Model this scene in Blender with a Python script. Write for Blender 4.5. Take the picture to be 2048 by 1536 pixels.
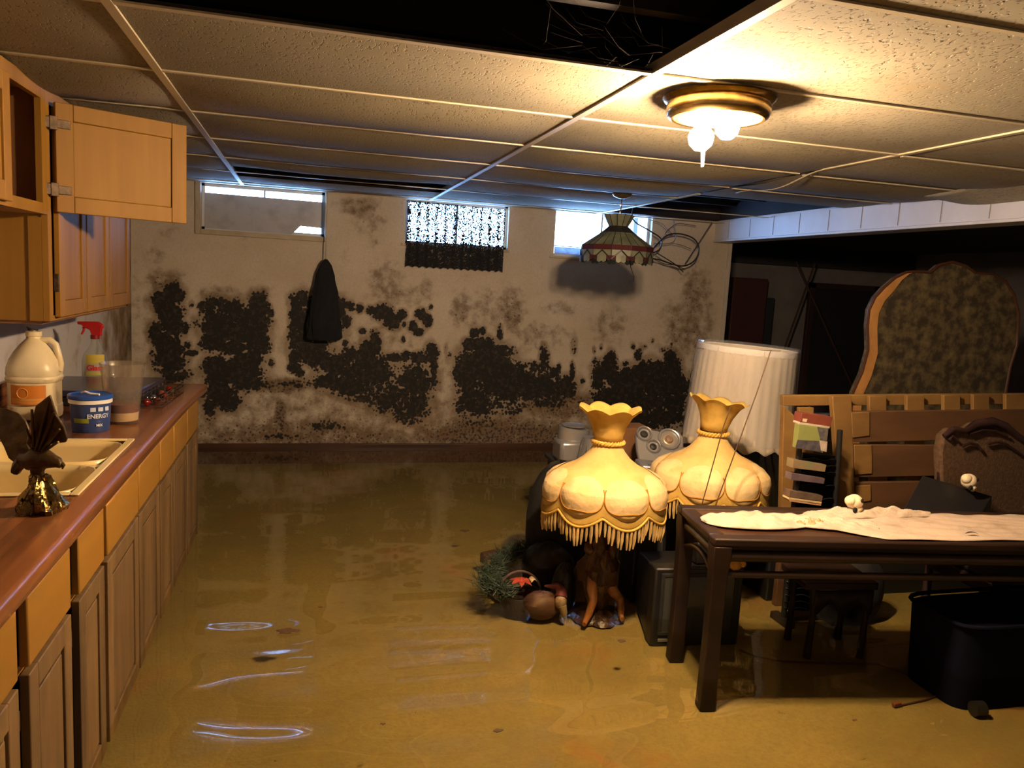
import bpy, math, random
import numpy as np
from mathutils import Vector, Matrix

for o in list(bpy.data.objects): bpy.data.objects.remove(o)
S = bpy.context.scene
C = S.collection
PI = math.pi
sin, cos = math.sin, math.cos

# ---------------------------------------------------------------- camera
F_PX = 1557.0
EYE = Vector((0, 0, 1.29))
R = Matrix(((0.96567241, -0.01961878, -0.25902106),
            (-0.25385711, 0.14014387, -0.95703514),
            (0.05507608, 0.98993676, 0.13035271)))
cd = bpy.data.cameras.new('camera')
cam = bpy.data.objects.new('camera', cd)
C.objects.link(cam)
cd.sensor_width = 36
cd.lens = F_PX / 2048 * 36
cd.clip_start = .02
cam.matrix_world = Matrix.Translation(EYE) @ R.to_4x4()
S.camera = cam

S.view_settings.view_transform = 'Standard'
S.view_settings.look = 'None'
S.view_settings.gamma = 1
S.view_settings.use_curve_mapping = False
S.view_settings.exposure = 0.0
S.cycles.use_adaptive_sampling = False      # the faint window reflections in the water need every sample
S.cycles.sample_clamp_indirect = 0
S.cycles.max_bounces = 10
S.cycles.transparent_max_bounces = 24

# ---------------------------------------------------------------- daylight outside
w = bpy.data.worlds.new('overcast_daylight')
S.world = w
w.use_nodes = True
bg = w.node_tree.nodes['Background']
bg.inputs[0].default_value = (0.27, 0.52, 1.0, 1)
bg.inputs[1].default_value = 52.0
LAMP_COL = (1.0, 0.69, 0.41)
LAMP_POWER = 64.0
WINDOWS = [(-.70, .125, 1.53, 1.845), (.70, 1.475, 1.525, 1.85), (1.84, 2.65, 1.505, 1.87)]
for (x0, x1, z0, z1) in WINDOWS:                 # sampling portals in the window openings
    l = bpy.data.lights.new('window_portal', 'AREA')
    l.shape = 'RECTANGLE'; l.size = x1 - x0; l.size_y = z1 - z0
    l.cycles.is_portal = True
    lo = bpy.data.objects.new('window_portal', l); C.objects.link(lo)
    lo.location = ((x0+x1)/2, 5.898, (z0+z1)/2)
    lo.rotation_euler = (-PI/2, 0, 0)

# ---------------------------------------------------------------- measuring helpers
def ray(px, py):
    return R @ Vector((px-1024, 768-py, -F_PX))
def onz(px, py, z):
    r = ray(px, py); return EYE + r*((z-EYE.z)/r.z)
def ony(px, py, y):
    r = ray(px, py); return EYE + r*(y/r.y)
def onx(px, py, x):
    r = ray(px, py); return EYE + r*(x/r.x)

# ---------------------------------------------------------------- mesh builder
class MB:
    def __init__(s): s.v = []; s.f = []
    def add(s, vs, fs):
        n = len(s.v); s.v += [tuple(p) for p in vs]; s.f += [tuple(i+n for i in f) for f in fs]; return s
    def box(s, x0, x1, y0, y1, z0, z1):
        vs = [(x, y, z) for x in (x0, x1) for y in (y0, y1) for z in (z0, z1)]
        return s.add(vs, [(0,1,3,2),(4,6,7,5),(0,4,5,1),(2,3,7,6),(0,2,6,4),(1,5,7,3)])
    def obox(s, c, ax, ay, az):
        c, ax, ay, az = map(Vector, (c, ax, ay, az))
        vs = [c+ax*i+ay*j+az*k for i in (-1,1) for j in (-1,1) for k in (-1,1)]
        return s.add(vs, [(0,1,3,2),(4,6,7,5),(0,4,5,1),(2,3,7,6),(0,2,6,4),(1,5,7,3)])
    def bar(s, p, q, w, t, up=(0,0,1)):
        p, q = Vector(p), Vector(q); d = (q-p); L = d.length; d.normalize()
        u = d.cross(Vector(up)); u.normalize(); v = u.cross(d)
        return s.obox((p+q)/2, d*L/2, u*w/2, v*t/2)
    def grid(s, fn, nu, nv, cu=False):
        vs = [fn(i/(nu if cu else nu-1), j/(nv-1)) for j in range(nv) for i in range(nu)]
        fs = []
        for j in range(nv-1):
            for i in range(nu if cu else nu-1):
                a = j*nu+i; b = j*nu+(i+1) % nu
                fs.append((a, b, b+nu, a+nu))
        return s.add(vs, fs)
    def lathe(s, c, prof, n=32, fn=None, axis='z', cap=True):
        c = Vector(c); vs = []; fs = []
        for (r, z) in prof:
            for i in range(n):
                t = 2*PI*i/n
                rr, zz = fn(t, r, z) if fn else (r, z)
                p = (rr*cos(t), rr*sin(t), zz)
                if axis == 'y': p = (p[0], p[2], p[1])
                if axis == 'x': p = (p[2], p[0], p[1])
                vs.append(c+Vector(p))
        m = len(prof)
        for j in range(m-1):
            for i in range(n):
                a = j*n+i; b = j*n+(i+1) % n
                fs.append((a, b, b+n, a+n))
        if cap:
            if prof[0][0] > 1e-6: fs.append(tuple(range(n))[::-1])
            if prof[-1][0] > 1e-6: fs.append(tuple((m-1)*n+i for i in range(n)))
        return s.add(vs, fs)
    def tube(s, path, r, n=8, closed=False, cap=True):
        P = [Vector(p) for p in path]; m = len(P); vs = []; fs = []
        rs = r if isinstance(r, (list, tuple)) else [r]*m
        pu = None
        for k in range(m):
            a = P[(k-1) % m] if (closed or k > 0) else P[k]
            b = P[(k+1) % m] if (closed or k < m-1) else P[k]
            d = (b-a)
            if d.length < 1e-9: d = Vector((0,0,1))
            d.normalize()
            if pu is None:
                pu = d.cross(Vector((0,0,1)))
                if pu.length < .05: pu = d.cross(Vector((0,1,0)))
            u = pu - d*pu.dot(d)
            if u.length < 1e-6: u = d.orthogonal()
            u.normalize(); pu = u
            v = d.cross(u)
            for i in range(n):
                t = 2*PI*i/n
                vs.append(P[k]+(u*cos(t)+v*sin(t))*rs[k])
        for k in range(m if closed else m-1):
            for i in range(n):
                a = k*n+i; b = k*n+(i+1) % n
                c = ((k+1) % m)*n+(i+1) % n; d = ((k+1) % m)*n+i
                fs.append((a, b, c, d))
        if cap and not closed:
            fs.append(tuple(range(n))[::-1]); fs.append(tuple((m-1)*n+i for i in range(n)))
        return s.add(vs, fs)
    def cyl(s, p, q, r0, r1=None, n=20):
        return s.tube([p, q], [r0, r0 if r1 is None else r1], n)
    def prism(s, pts, off):
        pts = [Vector(p) for p in pts]; n = len(pts); off = Vector(off)
        fs = [tuple(range(n)), tuple(range(2*n-1, n-1, -1))]
        for i in range(n):
            j = (i+1) % n; fs.append((i, i+n, j+n, j))
        return s.add(pts+[p+off for p in pts], fs)
    def ball(s, c, rx, ry=None, rz=None, n=16, m=10, rot=None, jit=0, seed=0):
        ry = rx if ry is None else ry; rz = rx if rz is None else rz
        c = Vector(c); vs = []; fs = []; rnd = random.Random(seed)
        for j in range(m+1):
            ph = PI*j/m
            for i in range(n):
                t = 2*PI*i/n
                k = 1+jit*(rnd.random()-.5)
                p = Vector((rx*sin(ph)*cos(t)*k, ry*sin(ph)*sin(t)*k, rz*cos(ph)*k))
                if rot: p = rot @ p
                vs.append(c+p)
        for j in range(m):
            for i in range(n):
                a = j*n+i; b = j*n+(i+1) % n
                fs.append((a, a+n, b+n, b))
        return s.add(vs, fs)

def smooth_path(P, k=5):
    P = [Vector(p) for p in P]; out = []
    for i in range(len(P)-1):
        a, b, c, d = P[max(i-1, 0)], P[i], P[i+1], P[min(i+2, len(P)-1)]
        for j in range(k):
            t = j/k
            out.append(.5*((2*b)+(c-a)*t+(2*a-5*b+4*c-d)*t*t+(3*b-a-3*c+d)*t**3))
    return out+[P[-1]]
OFF = {}
def obj(name, mb, mat, parent=None, bevel=0, solid=0, sub=0, smooth=True, ang=38, local=False, merge=False):
    me = bpy.data.meshes.new(name)
    off = Vector((0,0,0)) if local else OFF.get(parent.name if parent else None, Vector((0,0,0)))
    me.from_pydata([tuple(Vector(p)-off) for p in mb.v], [], mb.f)
    me.validate(); me.update()
    if merge:
        import bmesh
        bm = bmesh.new(); bm.from_mesh(me); bmesh.ops.remove_doubles(bm, verts=bm.verts, dist=1e-5)
        bmesh.ops.recalc_face_normals(bm, faces=bm.faces); bm.to_mesh(me); bm.free()
    else:
        import bmesh
        bm = bmesh.new(); bm.from_mesh(me); bmesh.ops.recalc_face_normals(bm, faces=bm.faces); bm.to_mesh(me); bm.free()
    if smooth:
        me.polygons.foreach_set('use_smooth', [True]*len(me.polygons))
        me.set_sharp_from_angle(angle=math.radians(ang))
    if mat: me.materials.append(mat)
    o = bpy.data.objects.new(name, me); C.objects.link(o)
    if parent: o.parent = parent
    OFF[o.name] = off
    if solid:
        m = o.modifiers.new('solid', 'SOLIDIFY'); m.thickness = solid; m.offset = 0
    if bevel:
        m = o.modifiers.new('bevel', 'BEVEL'); m.width = bevel; m.segments = 2; m.limit_method = 'ANGLE'
    if sub:
        m = o.modifiers.new('sub', 'SUBSURF'); m.levels = sub; m.render_levels = sub
    return o
def thing(name, label, cat, loc=(0,0,0), rz=0, group=None):
    o = bpy.data.objects.new(name, None); C.objects.link(o)
    o.empty_display_size = .05
    o.location = loc; o.rotation_euler = (0,0,rz)
    o['label'] = label; o['category'] = cat
    if group: o['group'] = group
    OFF[o.name] = Vector(loc)
    return o
def tag(o, label, cat, group=None):
    o['label'] = label; o['category'] = cat
    if group: o['group'] = group
    return o
def struct(name, mb, mat, **k):
    o = obj(name, mb, mat, **k); o['kind'] = 'structure'; return o
def dup(root, loc, label, rz=None):
    r = root.copy(); C.objects.link(r); r.location = loc; r['label'] = label
    if rz is not None: r.rotation_euler = (0,0,rz)
    for ch in list(root.children):
        c = ch.copy(); C.objects.link(c); c.parent = r
        for g in ch.children:
            d = g.copy(); C.objects.link(d); d.parent = c
    return r

# ---------------------------------------------------------------- materials
def newmat(name):
    m = bpy.data.materials.new(name); m.use_nodes = True
    nt = m.node_tree; b = nt.nodes['Principled BSDF']
    return m, nt, b
def N(nt, typ, **k):
    n = nt.nodes.new(typ)
    for a, v in k.items(): setattr(n, a, v)
    return n
def rgba(c): return (c[0], c[1], c[2], 1)
def coords(nt, scale=(1,1,1), kind='Object'):
    tc = N(nt, 'ShaderNodeTexCoord'); mp = N(nt, 'ShaderNodeMapping')
    mp.inputs['Scale'].default_value = scale
    nt.links.new(tc.outputs[kind], mp.inputs[0]); return mp.outputs[0]
def M(name, c1, c2=None, scale=8, stretch=(1,1,1), rough=.6, metal=0, bump=0, lo=.35, hi=.65, spec=.5, coat=0, c3=None, detail=5, bscale=None, trans=0):
    m, nt, b = newmat(name)
    b.inputs['Roughness'].default_value = rough
    b.inputs['Metallic'].default_value = metal
    b.inputs['Specular IOR Level'].default_value = spec
    b.inputs['Coat Weight'].default_value = coat
    if c2 is None and not bump:
        b.inputs['Base Color'].default_value = rgba(c1)
    else:
        v = coords(nt, stretch)
        n = N(nt, 'ShaderNodeTexNoise'); n.inputs['Scale'].default_value = scale; n.inputs['Detail'].default_value = detail
        n.inputs['Roughness'].default_value = .6
        nt.links.new(v, n.inputs['Vector'])
        cr = N(nt, 'ShaderNodeValToRGB')
        cr.color_ramp.elements[0].position = lo; cr.color_ramp.elements[1].position = hi
        cr.color_ramp.elements[0].color = rgba(c1); cr.color_ramp.elements[1].color = rgba(c2 or c1)
        if c3:
            e = cr.color_ramp.elements.new((lo+hi)/2); e.color = rgba(c3)
        nt.links.new(n.outputs[0], cr.inputs[0]); nt.links.new(cr.outputs[0], b.inputs['Base Color'])
        if bump:
            bn = N(nt, 'ShaderNodeTexNoise'); bn.inputs['Scale'].default_value = bscale or scale*2; bn.inputs['Detail'].default_value = 4
            nt.links.new(v, bn.inputs['Vector'])
            bp = N(nt, 'ShaderNodeBump'); bp.inputs['Strength'].default_value = bump; bp.inputs['Distance'].default_value = .01
            nt.links.new(bn.outputs[0], bp.inputs['Height']); nt.links.new(bp.outputs[0], b.inputs['Normal'])
    if trans:
        tr = N(nt, 'ShaderNodeBsdfTranslucent'); mx = N(nt, 'ShaderNodeMixShader'); mx.inputs[0].default_value = trans
        src = b.inputs['Base Color'].links[0].from_socket if b.inputs['Base Color'].links else None
        if src: nt.links.new(src, tr.inputs[0])
        else: tr.inputs[0].default_value = rgba(c1)
        out = nt.nodes['Material Output']
        nt.links.new(b.outputs[0], mx.inputs[1]); nt.links.new(tr.outputs[0], mx.inputs[2]); nt.links.new(mx.outputs[0], out.inputs[0])
    return m
def clearmat(name, tint=(1,1,1), ior=1.45, rough=.02, haze=0, hazecol=(.8,.8,.8), bump=0, bscale=20):
    m, nt, b = newmat(name); out = nt.nodes['Material Output']; nt.nodes.remove(b)
    fr = N(nt, 'ShaderNodeFresnel'); fr.inputs[0].default_value = ior
    ge = N(nt, 'ShaderNodeNewGeometry'); mr = N(nt, 'ShaderNodeMapRange')      # same reflectance from either side of the sheet
    mr.inputs[3].default_value = ior; mr.inputs[4].default_value = 1/ior
    nt.links.new(ge.outputs['Backfacing'], mr.inputs[0]); nt.links.new(mr.outputs[0], fr.inputs[0])
    t = N(nt, 'ShaderNodeBsdfTransparent'); t.inputs[0].default_value = rgba(tint)
    g = N(nt, 'ShaderNodeBsdfGlossy'); g.inputs['Roughness'].default_value = rough
    mx = N(nt, 'ShaderNodeMixShader')
    nt.links.new(fr.outputs[0], mx.inputs[0]); nt.links.new(g.outputs[0], mx.inputs[2])
    base = t.outputs[0]
    if haze:
        d = N(nt, 'ShaderNodeBsdfDiffuse'); d.inputs[0].default_value = rgba(hazecol)
        m2 = N(nt, 'ShaderNodeMixShader'); m2.inputs[0].default_value = haze
        nt.links.new(t.outputs[0], m2.inputs[1]); nt.links.new(d.outputs[0], m2.inputs[2]); base = m2.outputs[0]
    nt.links.new(base, mx.inputs[1]); nt.links.new(mx.outputs[0], out.inputs[0])
    if bump:
        v = coords(nt)
        bn = N(nt, 'ShaderNodeTexNoise'); bn.inputs['Scale'].default_value = bscale
        nt.links.new(v, bn.inputs['Vector'])
        bp = N(nt, 'ShaderNodeBump'); bp.inputs['Strength'].default_value = bump; bp.inputs['Distance'].default_value = .02
        nt.links.new(bn.outputs[0], bp.inputs['Height']); nt.links.new(bp.outputs[0], g.inputs['Normal']); nt.links.new(bp.outputs[0], fr.inputs['Normal'])
    return m
def emis(name, col, strength):
    m, nt, b = newmat(name)
    b.inputs['Base Color'].default_value = rgba(col)
    b.inputs['Emission Color'].default_value = rgba(col); b.inputs['Emission Strength'].default_value = strength
    return m

m_oak = M('oak', (.20,.095,.011), (.29,.145,.020), scale=5, stretch=(1,1,.08) , rough=.6, spec=.3, detail=8)
m_oak_h = M('oak_grain_along', (.25,.12,.015), (.35,.175,.026), scale=5, stretch=(1,.08,1), rough=.45, detail=8)
m_oak_in = M('oak_inside', (.20,.085,.03), (.26,.12,.045), scale=4, stretch=(1,1,.1), rough=.6)
m_door = M('water_stained_oak', (.060,.034,.014), (.21,.125,.048), scale=7, stretch=(1,1,.10), rough=.55, detail=7, bump=.2)
m_dark = M('hollow_shade_black', (.006,.005,.004), rough=.8)
m_hinge = M('dark_hinge_metal', (.05,.032,.018), (.12,.08,.045), scale=60, rough=.5, metal=.6)
m_counter = M('red_brown_laminate', (.075,.026,.010), (.25,.095,.032), scale=11, stretch=(1,.04,1), rough=.25, lo=.36, hi=.64, c3=(.14,.05,.018), detail=3)
m_sink = M('almond_enamel', (.70,.55,.26), rough=.3)
m_bronze = M('antique_bronze', (.045,.024,.008), (.12,.07,.02), scale=20, rough=.42, metal=.65, bump=.4)
m_brass = M('polished_brass', (.62,.42,.16), (.42,.27,.09), scale=30, rough=.22, metal=1)
m_tab = M('dark_table_wood', (.009,.0045,.003), (.028,.013,.0075), scale=6, stretch=(.3,1,1), rough=.5, spec=.3, bump=.15, detail=8)
m_cloth = M('white_cotton', (.50,.41,.34), (.26,.18,.11), scale=9, rough=.9, bump=.5, lo=.5, hi=.85, bscale=28)
m_slat = M('bare_pine', (.27,.15,.040), (.16,.085,.024), scale=5, stretch=(.4,1,1), rough=.7, bump=.15, detail=8)
m_slat_d = M('weathered_brown_board', (.14,.064,.023), (.065,.030,.011), scale=5, stretch=(.25,1,1), rough=.75, bump=.2, detail=8)
m_black = M('black_plastic', (.010,.010,.010), rough=.45)
m_navy = M('dark_navy_plastic', (.003,.0035,.010), rough=.85, spec=.08)
m_silver = M('silver_plastic', (.36,.36,.37), (.30,.30,.31), scale=3, rough=.3, metal=.55)
m_grille = M('dark_grille', (.015,.014,.013), rough=.7)
m_shade = M('cream_shade_fabric', (.78,.57,.23), (.58,.39,.11), scale=7, rough=.8, trans=.25, bump=.15, lo=.45, hi=.8, bscale=40)
m_shade_g = M('gold_shade_lining', (.72,.50,.13), (.50,.32,.06), scale=9, rough=.75, trans=.3, bump=.2, bscale=40)
m_panel = M('pale_cream_panel', (.84,.64,.33), (.62,.40,.13), scale=9, rough=.8, trans=.15, bump=.3, lo=.5, hi=.8, bscale=50)
m_cord = M('gold_cord', (.60,.36,.07), rough=.6)
m_rust = M('rust_brown_seam', (.42,.18,.02), rough=.8)
m_fringe = M('cream_fringe', (.62,.43,.17), (.42,.27,.08), scale=25, rough=.9)
m_white = M('white_plastic', (.72,.70,.66), rough=.4)
m_bone = M('bone', (.80,.68,.48), (.60,.42,.14), scale=22, rough=.55, bump=.2, lo=.5, hi=.7)
m_paintw = M('white_painted_panel', (.56,.56,.58), (.50,.49,.50), scale=4, rough=.5)
m_trimw = M('cream_painted_trim', (.42,.36,.27), (.34,.28,.19), scale=6, rough=.6)
# ================================================================ THE ROOM
WY = 5.8            # back wall
ZC = 1.85           # suspended ceiling
ZF = -0.12          # floor under the water (water surface at z = 0)
ZT = 2.22           # structural ceiling
XL = -1.14
XW = 3.33           # right end of the mouldy wall

def proj_np(P):
    Rn = np.array(R); c = (P - np.array(EYE)) @ Rn
    return 1024+F_PX*c[:, 0]/-c[:, 2], 768-F_PX*c[:, 1]/-c[:, 2]

MOLD = [(345,590,26,28),(318,605,18,26),(340,628,30,28),(348,655,28,24),(310,665,18,24),(328,682,28,22),(322,700,12,22),(340,722,36,34),
(352,705,14,28),(382,706,13,7),(350,748,32,18,.9),(335,765,35,12,.7),(371,657,8,8),(383,608,6,8,.7),(375,690,10,8,.8),(306,705,8,14,.7),
(403,612,9,10),(430,618,34,26,.85),(470,622,42,26,.9),(440,652,50,38),(500,655,44,48),(515,605,22,24),(527,618,16,16),(543,627,6,10),
(420,682,24,28),(470,692,48,32,.85),(515,682,28,38),(502,718,32,24),(430,732,32,24,.9),(470,748,64,38),(440,784,44,28),(500,764,44,22,.85),
(455,804,30,22),(420,818,16,34,.8),(536,770,14,10,.8),(542,726,8,12,.8),
(600,602,24,22),(596,650,20,64),(640,640,54,54),(620,692,50,34,.9),(590,735,16,13),(592,712,18,16),(632,714,34,22),(680,612,17,18),(700,612,9,11),
(720,617,8,10),(742,620,11,11),(765,625,24,19),(786,642,22,17),(803,630,12,12),(842,628,13,14),(854,642,11,16),(825,652,11,11),(838,664,12,8),
(692,642,12,14),(725,662,7,7),(808,648,6,7),(862,614,5,6),(692,686,8,8),(732,702,16,28),(750,690,14,30),(700,707,20,20),(672,732,44,28,.9),
(740,742,54,38),(790,716,26,12,.9),(811,712,8,12),(806,680,5,8),(842,716,22,15),(862,702,16,20),(868,735,8,24),(830,762,44,38,.92),
(700,772,56,24,.95),(660,762,44,20,.9),(600,768,64,10,.62),(780,792,64,38,.85),(820,815,54,38,.8),(720,798,34,12,.8),(650,850,50,12,.66),
(560,873,60,8,.55),(745,868,14,6,.6),(600,745,10,10,.8),
(950,666,11,12),(966,662,7,9),(936,690,14,16),(965,692,28,22),(1000,668,7,20,.8),(975,722,64,38),(935,748,30,50),(1002,752,64,38),(1087,716,11,26),
(1068,738,44,16,.72),(1040,772,104,36),(1107,745,11,12),(1118,735,5,9),(1145,745,6,22),(1130,776,26,28),(950,805,46,38,.85),(1012,818,64,20,.68),
(960,838,48,18,.62),(898,712,8,10,.6),(892,700,5,14,.5),(1100,800,60,22,.7),
(1222,720,13,22),(1210,742,28,24),(1196,758,14,32),(1262,764,64,32),(1300,742,44,26,.95),(1276,712,9,14,.85),(1341,713,14,18),(1345,738,24,30),
(1330,772,64,32),(1260,804,94,34,.95),(1350,795,38,44,.95),(1300,835,94,30,.9),(1222,794,38,28),(1188,700,4,9,.8),(1202,694,4,7,.7),(1190,722,7,10,.6),
(1266,694,5,6,.8),(1282,700,6,8,.7),(1290,694,5,5,.7),(1305,682,4,6,.5),(1343,688,3,4,.8),(1165,762,6,8,.7),(1148,690,8,26,.5),(1255,730,8,10,.6),(1325,700,8,6,.6)]
STAIN = [(330,440,34,50,.35),(310,520,30,64,.35),(330,565,46,28,.7),(440,592,56,26,.6),(515,585,30,18,.55),(720,412,54,20,.6),(737,442,36,28,.5),
(748,480,14,20,.4),(770,560,38,44,.55),(800,592,76,26,.5),(852,580,16,34,.5),(922,620,24,44,.6),(962,622,56,58,.45),(1022,622,32,52,.68),(1010,580,44,24,.3),
(1120,618,38,18,.5),(1218,652,42,44,.5),(1082,672,64,32,.5),(1392,590,36,64,.62),(1370,655,54,64,.62),(1412,640,22,56,.5),(765,672,84,34,.5),
(560,772,64,20,.9),(600,880,330,50,.8),(1000,872,220,44,.95),(640,820,420,60,.55),(1120,812,80,40,.8),(720,820,190,30,.55),(272,640,14,160,.35),(350,780,90,60,.5),(880,790,34,90,.45),
(620,580,40,20,.3),(690,512,14,20,.35),(1000,690,140,40,.3),(460,850,90,20,.35),(560,840,16,60,.95),(300,640,20,120,.5),(390,660,30,80,.35),
(1300,690,90,30,.3),(640,560,30,20,.3)]
def field(px, py, L, wx=0, wy=0):
    out = np.zeros_like(px)
    for e in L:
        cx, cy, rx, ry = e[:4]; s = e[4] if len(e) > 4 else 1.0
        d = np.sqrt(((px-cx)/rx)**2+((py-cy)/ry)**2)
        out = np.maximum(out, s*np.clip(1.5-d, 0, 1.0))
    return out

def wall_grid(name, xs, zs, y, holes, mat, flip=False):
    X, Z = np.meshgrid(xs, zs); nx, nz = len(xs), len(zs)
    P = np.stack([X.ravel(), np.full(X.size, y), Z.ravel()], 1)
    fs = []
    for j in range(nz-1):
        zc = (zs[j]+zs[j+1])/2
        for i in range(nx-1):
            xc = (xs[i]+xs[i+1])/2
            if any(h[0] < xc < h[1] and h[2] < zc < h[3] for h in holes): continue
            a = j*nx+i
            fs.append((a, a+1, a+nx+1, a+nx))
    me = bpy.data.meshes.new(name); me.from_pydata(P.tolist(), [], fs)
    px, py = proj_np(P)
    for nm, L in (('mold', MOLD), ('stain', STAIN)):
        a = me.attributes.new(nm, 'FLOAT', 'POINT'); a.data.foreach_set('value', field(px, py, L).astype(np.float32))
    me.materials.append(mat)
    o = bpy.data.objects.new(name, me); C.objects.link(o); o['kind'] = 'structure'
    return o

def mold_material():
    m, nt, b = newmat('mouldy_painted_wall'); L = nt.links
    tc = coords(nt)
    def noise(sc, det=5, dist=0):
        n = N(nt, 'ShaderNodeTexNoise'); n.inputs['Scale'].default_value = sc; n.inputs['Detail'].default_value = det
        n.inputs['Distortion'].default_value = dist; n.inputs['Roughness'].default_value = .62
        L.new(tc, n.inputs['Vector']); return n.outputs[0]
    def math_(op, a, c):
        n = N(nt, 'ShaderNodeMath', operation=op)
        for k, x in enumerate((a, c)):
            if isinstance(x, (int, float)): n.inputs[k].default_value = x
            else: L.new(x, n.inputs[k])
        return n.outputs[0]
    def ramp(x, lo, hi):
        n = N(nt, 'ShaderNodeMapRange', interpolation_type='SMOOTHSTEP')
        L.new(x, n.inputs[0]); n.inputs[1].default_value = lo; n.inputs[2].default_value = hi; return n.outputs[0]
    def mixc(f, a, c):
        n = N(nt, 'ShaderNodeMix', data_type='RGBA'); L.new(f, n.inputs[0])
        for k, x in ((6, a), (7, c)):
            if isinstance(x, tuple): n.inputs[k].default_value = rgba(x)
            else: L.new(x, n.inputs[k])
        return n.outputs[2]
    am = N(nt, 'ShaderNodeAttribute', attribute_name='mold').outputs['Fac']
    ast = N(nt, 'ShaderNodeAttribute', attribute_name='stain').outputs['Fac']
    vor = N(nt, 'ShaderNodeTexVoronoi'); vor.inputs['Scale'].default_value = 17; L.new(tc, vor.inputs['Vector'])
    vor2 = N(nt, 'ShaderNodeTexVoronoi'); vor2.inputs['Scale'].default_value = 48; L.new(tc, vor2.inputs['Vector'])
    spots = math_('SUBTRACT', .42, vor.outputs[0]); spots2 = math_('SUBTRACT', .42, vor2.outputs[0])
    n1 = noise(11, 6); n2 = noise(45, 5)
    e = math_('ADD', am, math_('MULTIPLY', math_('SUBTRACT', n1, .5), .85))
    e = math_('ADD', e, math_('MULTIPLY', spots, .45)); e = math_('ADD', e, math_('MULTIPLY', spots2, .5))
    e = math_('ADD', e, math_('MULTIPLY', math_('SUBTRACT', n2, .5), .45))
    dark = ramp(e, .46, .58)
    # soft halo around the mould
    halo = math_('MULTIPLY', ramp(math_('ADD', am, math_('MULTIPLY', math_('SUBTRACT', n1, .5), .9)), .02, .5), .6)
    s = math_('ADD', ast, math_('MULTIPLY', math_('SUBTRACT', noise(16, 7), .5), 1.5))
    s = math_('MULTIPLY', ramp(s, .18, .95), ramp(ast, .02, .4))
    fine = math_('MULTIPLY', ramp(math_('ADD', math_('MULTIPLY', ast, .4), math_('ADD', n2, math_('MULTIPLY', spots2, .35))), .80, .98), ramp(ast, .25, .6))
    paint = mixc(ramp(noise(2.5, 3), .3, .7), (.54,.49,.42), (.46,.40,.32))
    paint = mixc(math_('MULTIPLY', ramp(noise(60, 3), .35, .75), .35), paint, (.36,.28,.20))
    c = mixc(math_('MULTIPLY', s, .9), paint, (.12,.072,.036))
    c = mixc(halo, c, (.15,.090,.042))
    c = mixc(fine, c, (.035,.022,.015))
    mc = mixc(ramp(noise(38, 6, .4), .48, .70), (.0035,.0033,.0036), (.040,.027,.016))
    c = mixc(dark, c, mc)
    L.new(c, b.inputs['Base Color'])
    b.inputs['Roughness'].default_value = .75
    bp = N(nt, 'ShaderNodeBump'); bp.inputs['Strength'].default_value = .35; bp.inputs['Distance'].default_value = .006
    L.new(math_('ADD', math_('MULTIPLY', dark, .8), math_('ADD', n2, n1)), bp.inputs['Height']); L.new(bp.outputs[0], b.inputs['Normal'])
    return m
m_mold = mold_material()
xs = np.unique(np.round(np.concatenate([np.arange(XL, XW, .012), [XW]] + [[a[0], a[1]] for a in WINDOWS]), 4))
zs = np.unique(np.round(np.concatenate([np.arange(ZF, ZT, .012), [ZT]] + [[a[2], a[3]] for a in WINDOWS]), 4))
wall_back = wall_grid('wall_back', xs, zs, WY, WINDOWS, m_mold)

m_wallpaint = M('grey_white_wall_paint', (.50,.47,.44), (.40,.36,.31), scale=4, rough=.7, bump=.1, lo=.4, hi=.75)
m_block = M('bare_masonry', (.20,.17,.14), (.14,.12,.10), scale=6, rough=.9)
# masonry behind the painted face, with the window openings left free
mb = MB(); xe = [XL-.2] + [v for a in WINDOWS for v in a[:2]] + [XW]
for i in range(0, len(xe), 2): mb.box(xe[i], xe[i+1], WY+.004, WY+.1, ZF, ZT)
for (x0, x1, z0, z1) in WINDOWS:
    mb.box(x0, x1, WY+.004, WY+.1, ZF, z0); mb.box(x0, x1, WY+.004, WY+.1, z1, ZT)
struct('wall_back_masonry', mb, m_trimw, smooth=False)
struct('wall_end', MB().box(XW, XW+.03, WY-.02, WY+.1, ZF, 1.72), m_wallpaint, smooth=False)
# side wall behind the kitchen units: dirt creeping in from the far corner
def side_material():
    m, nt, b = newmat('dirty_side_wall_paint'); L = nt.links
    tc = N(nt, 'ShaderNodeTexCoord'); sx = N(nt, 'ShaderNodeSeparateXYZ'); L.new(tc.outputs['Object'], sx.inputs[0])
    mr = N(nt, 'ShaderNodeMapRange'); L.new(sx.outputs[1], mr.inputs[0]); mr.inputs[1].default_value = 4.6; mr.inputs[2].default_value = 5.9
    n = N(nt, 'ShaderNodeTexNoise'); n.inputs['Scale'].default_value = 7; n.inputs['Detail'].default_value = 7; L.new(tc.outputs['Object'], n.inputs['Vector'])
    a = N(nt, 'ShaderNodeMath', operation='MULTIPLY_ADD'); L.new(mr.outputs[0], a.inputs[0]); a.inputs[1].default_value = .45; L.new(n.outputs[0], a.inputs[2])
    r = N(nt, 'ShaderNodeValToRGB'); e = r.color_ramp.elements
    e[0].position = .55; e[0].color = (.50,.47,.46,1); e[1].position = 1.0; e[1].color = (.05,.035,.02,1)
    k = e.new(.8); k.color = (.25,.17,.09,1)
    L.new(a.outputs[0], r.inputs[0]); L.new(r.outputs[0], b.inputs['Base Color']); b.inputs['Roughness'].default_value = .7
    return m
struct('wall_left', MB().box(XL-.1, XL, -1.6, WY, ZF, ZT), side_material(), smooth=False)
struct('wall_front', MB().box(XL-.1, 6.7, -1.7, -1.6, ZF, ZT), m_wallpaint, smooth=False)
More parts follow.
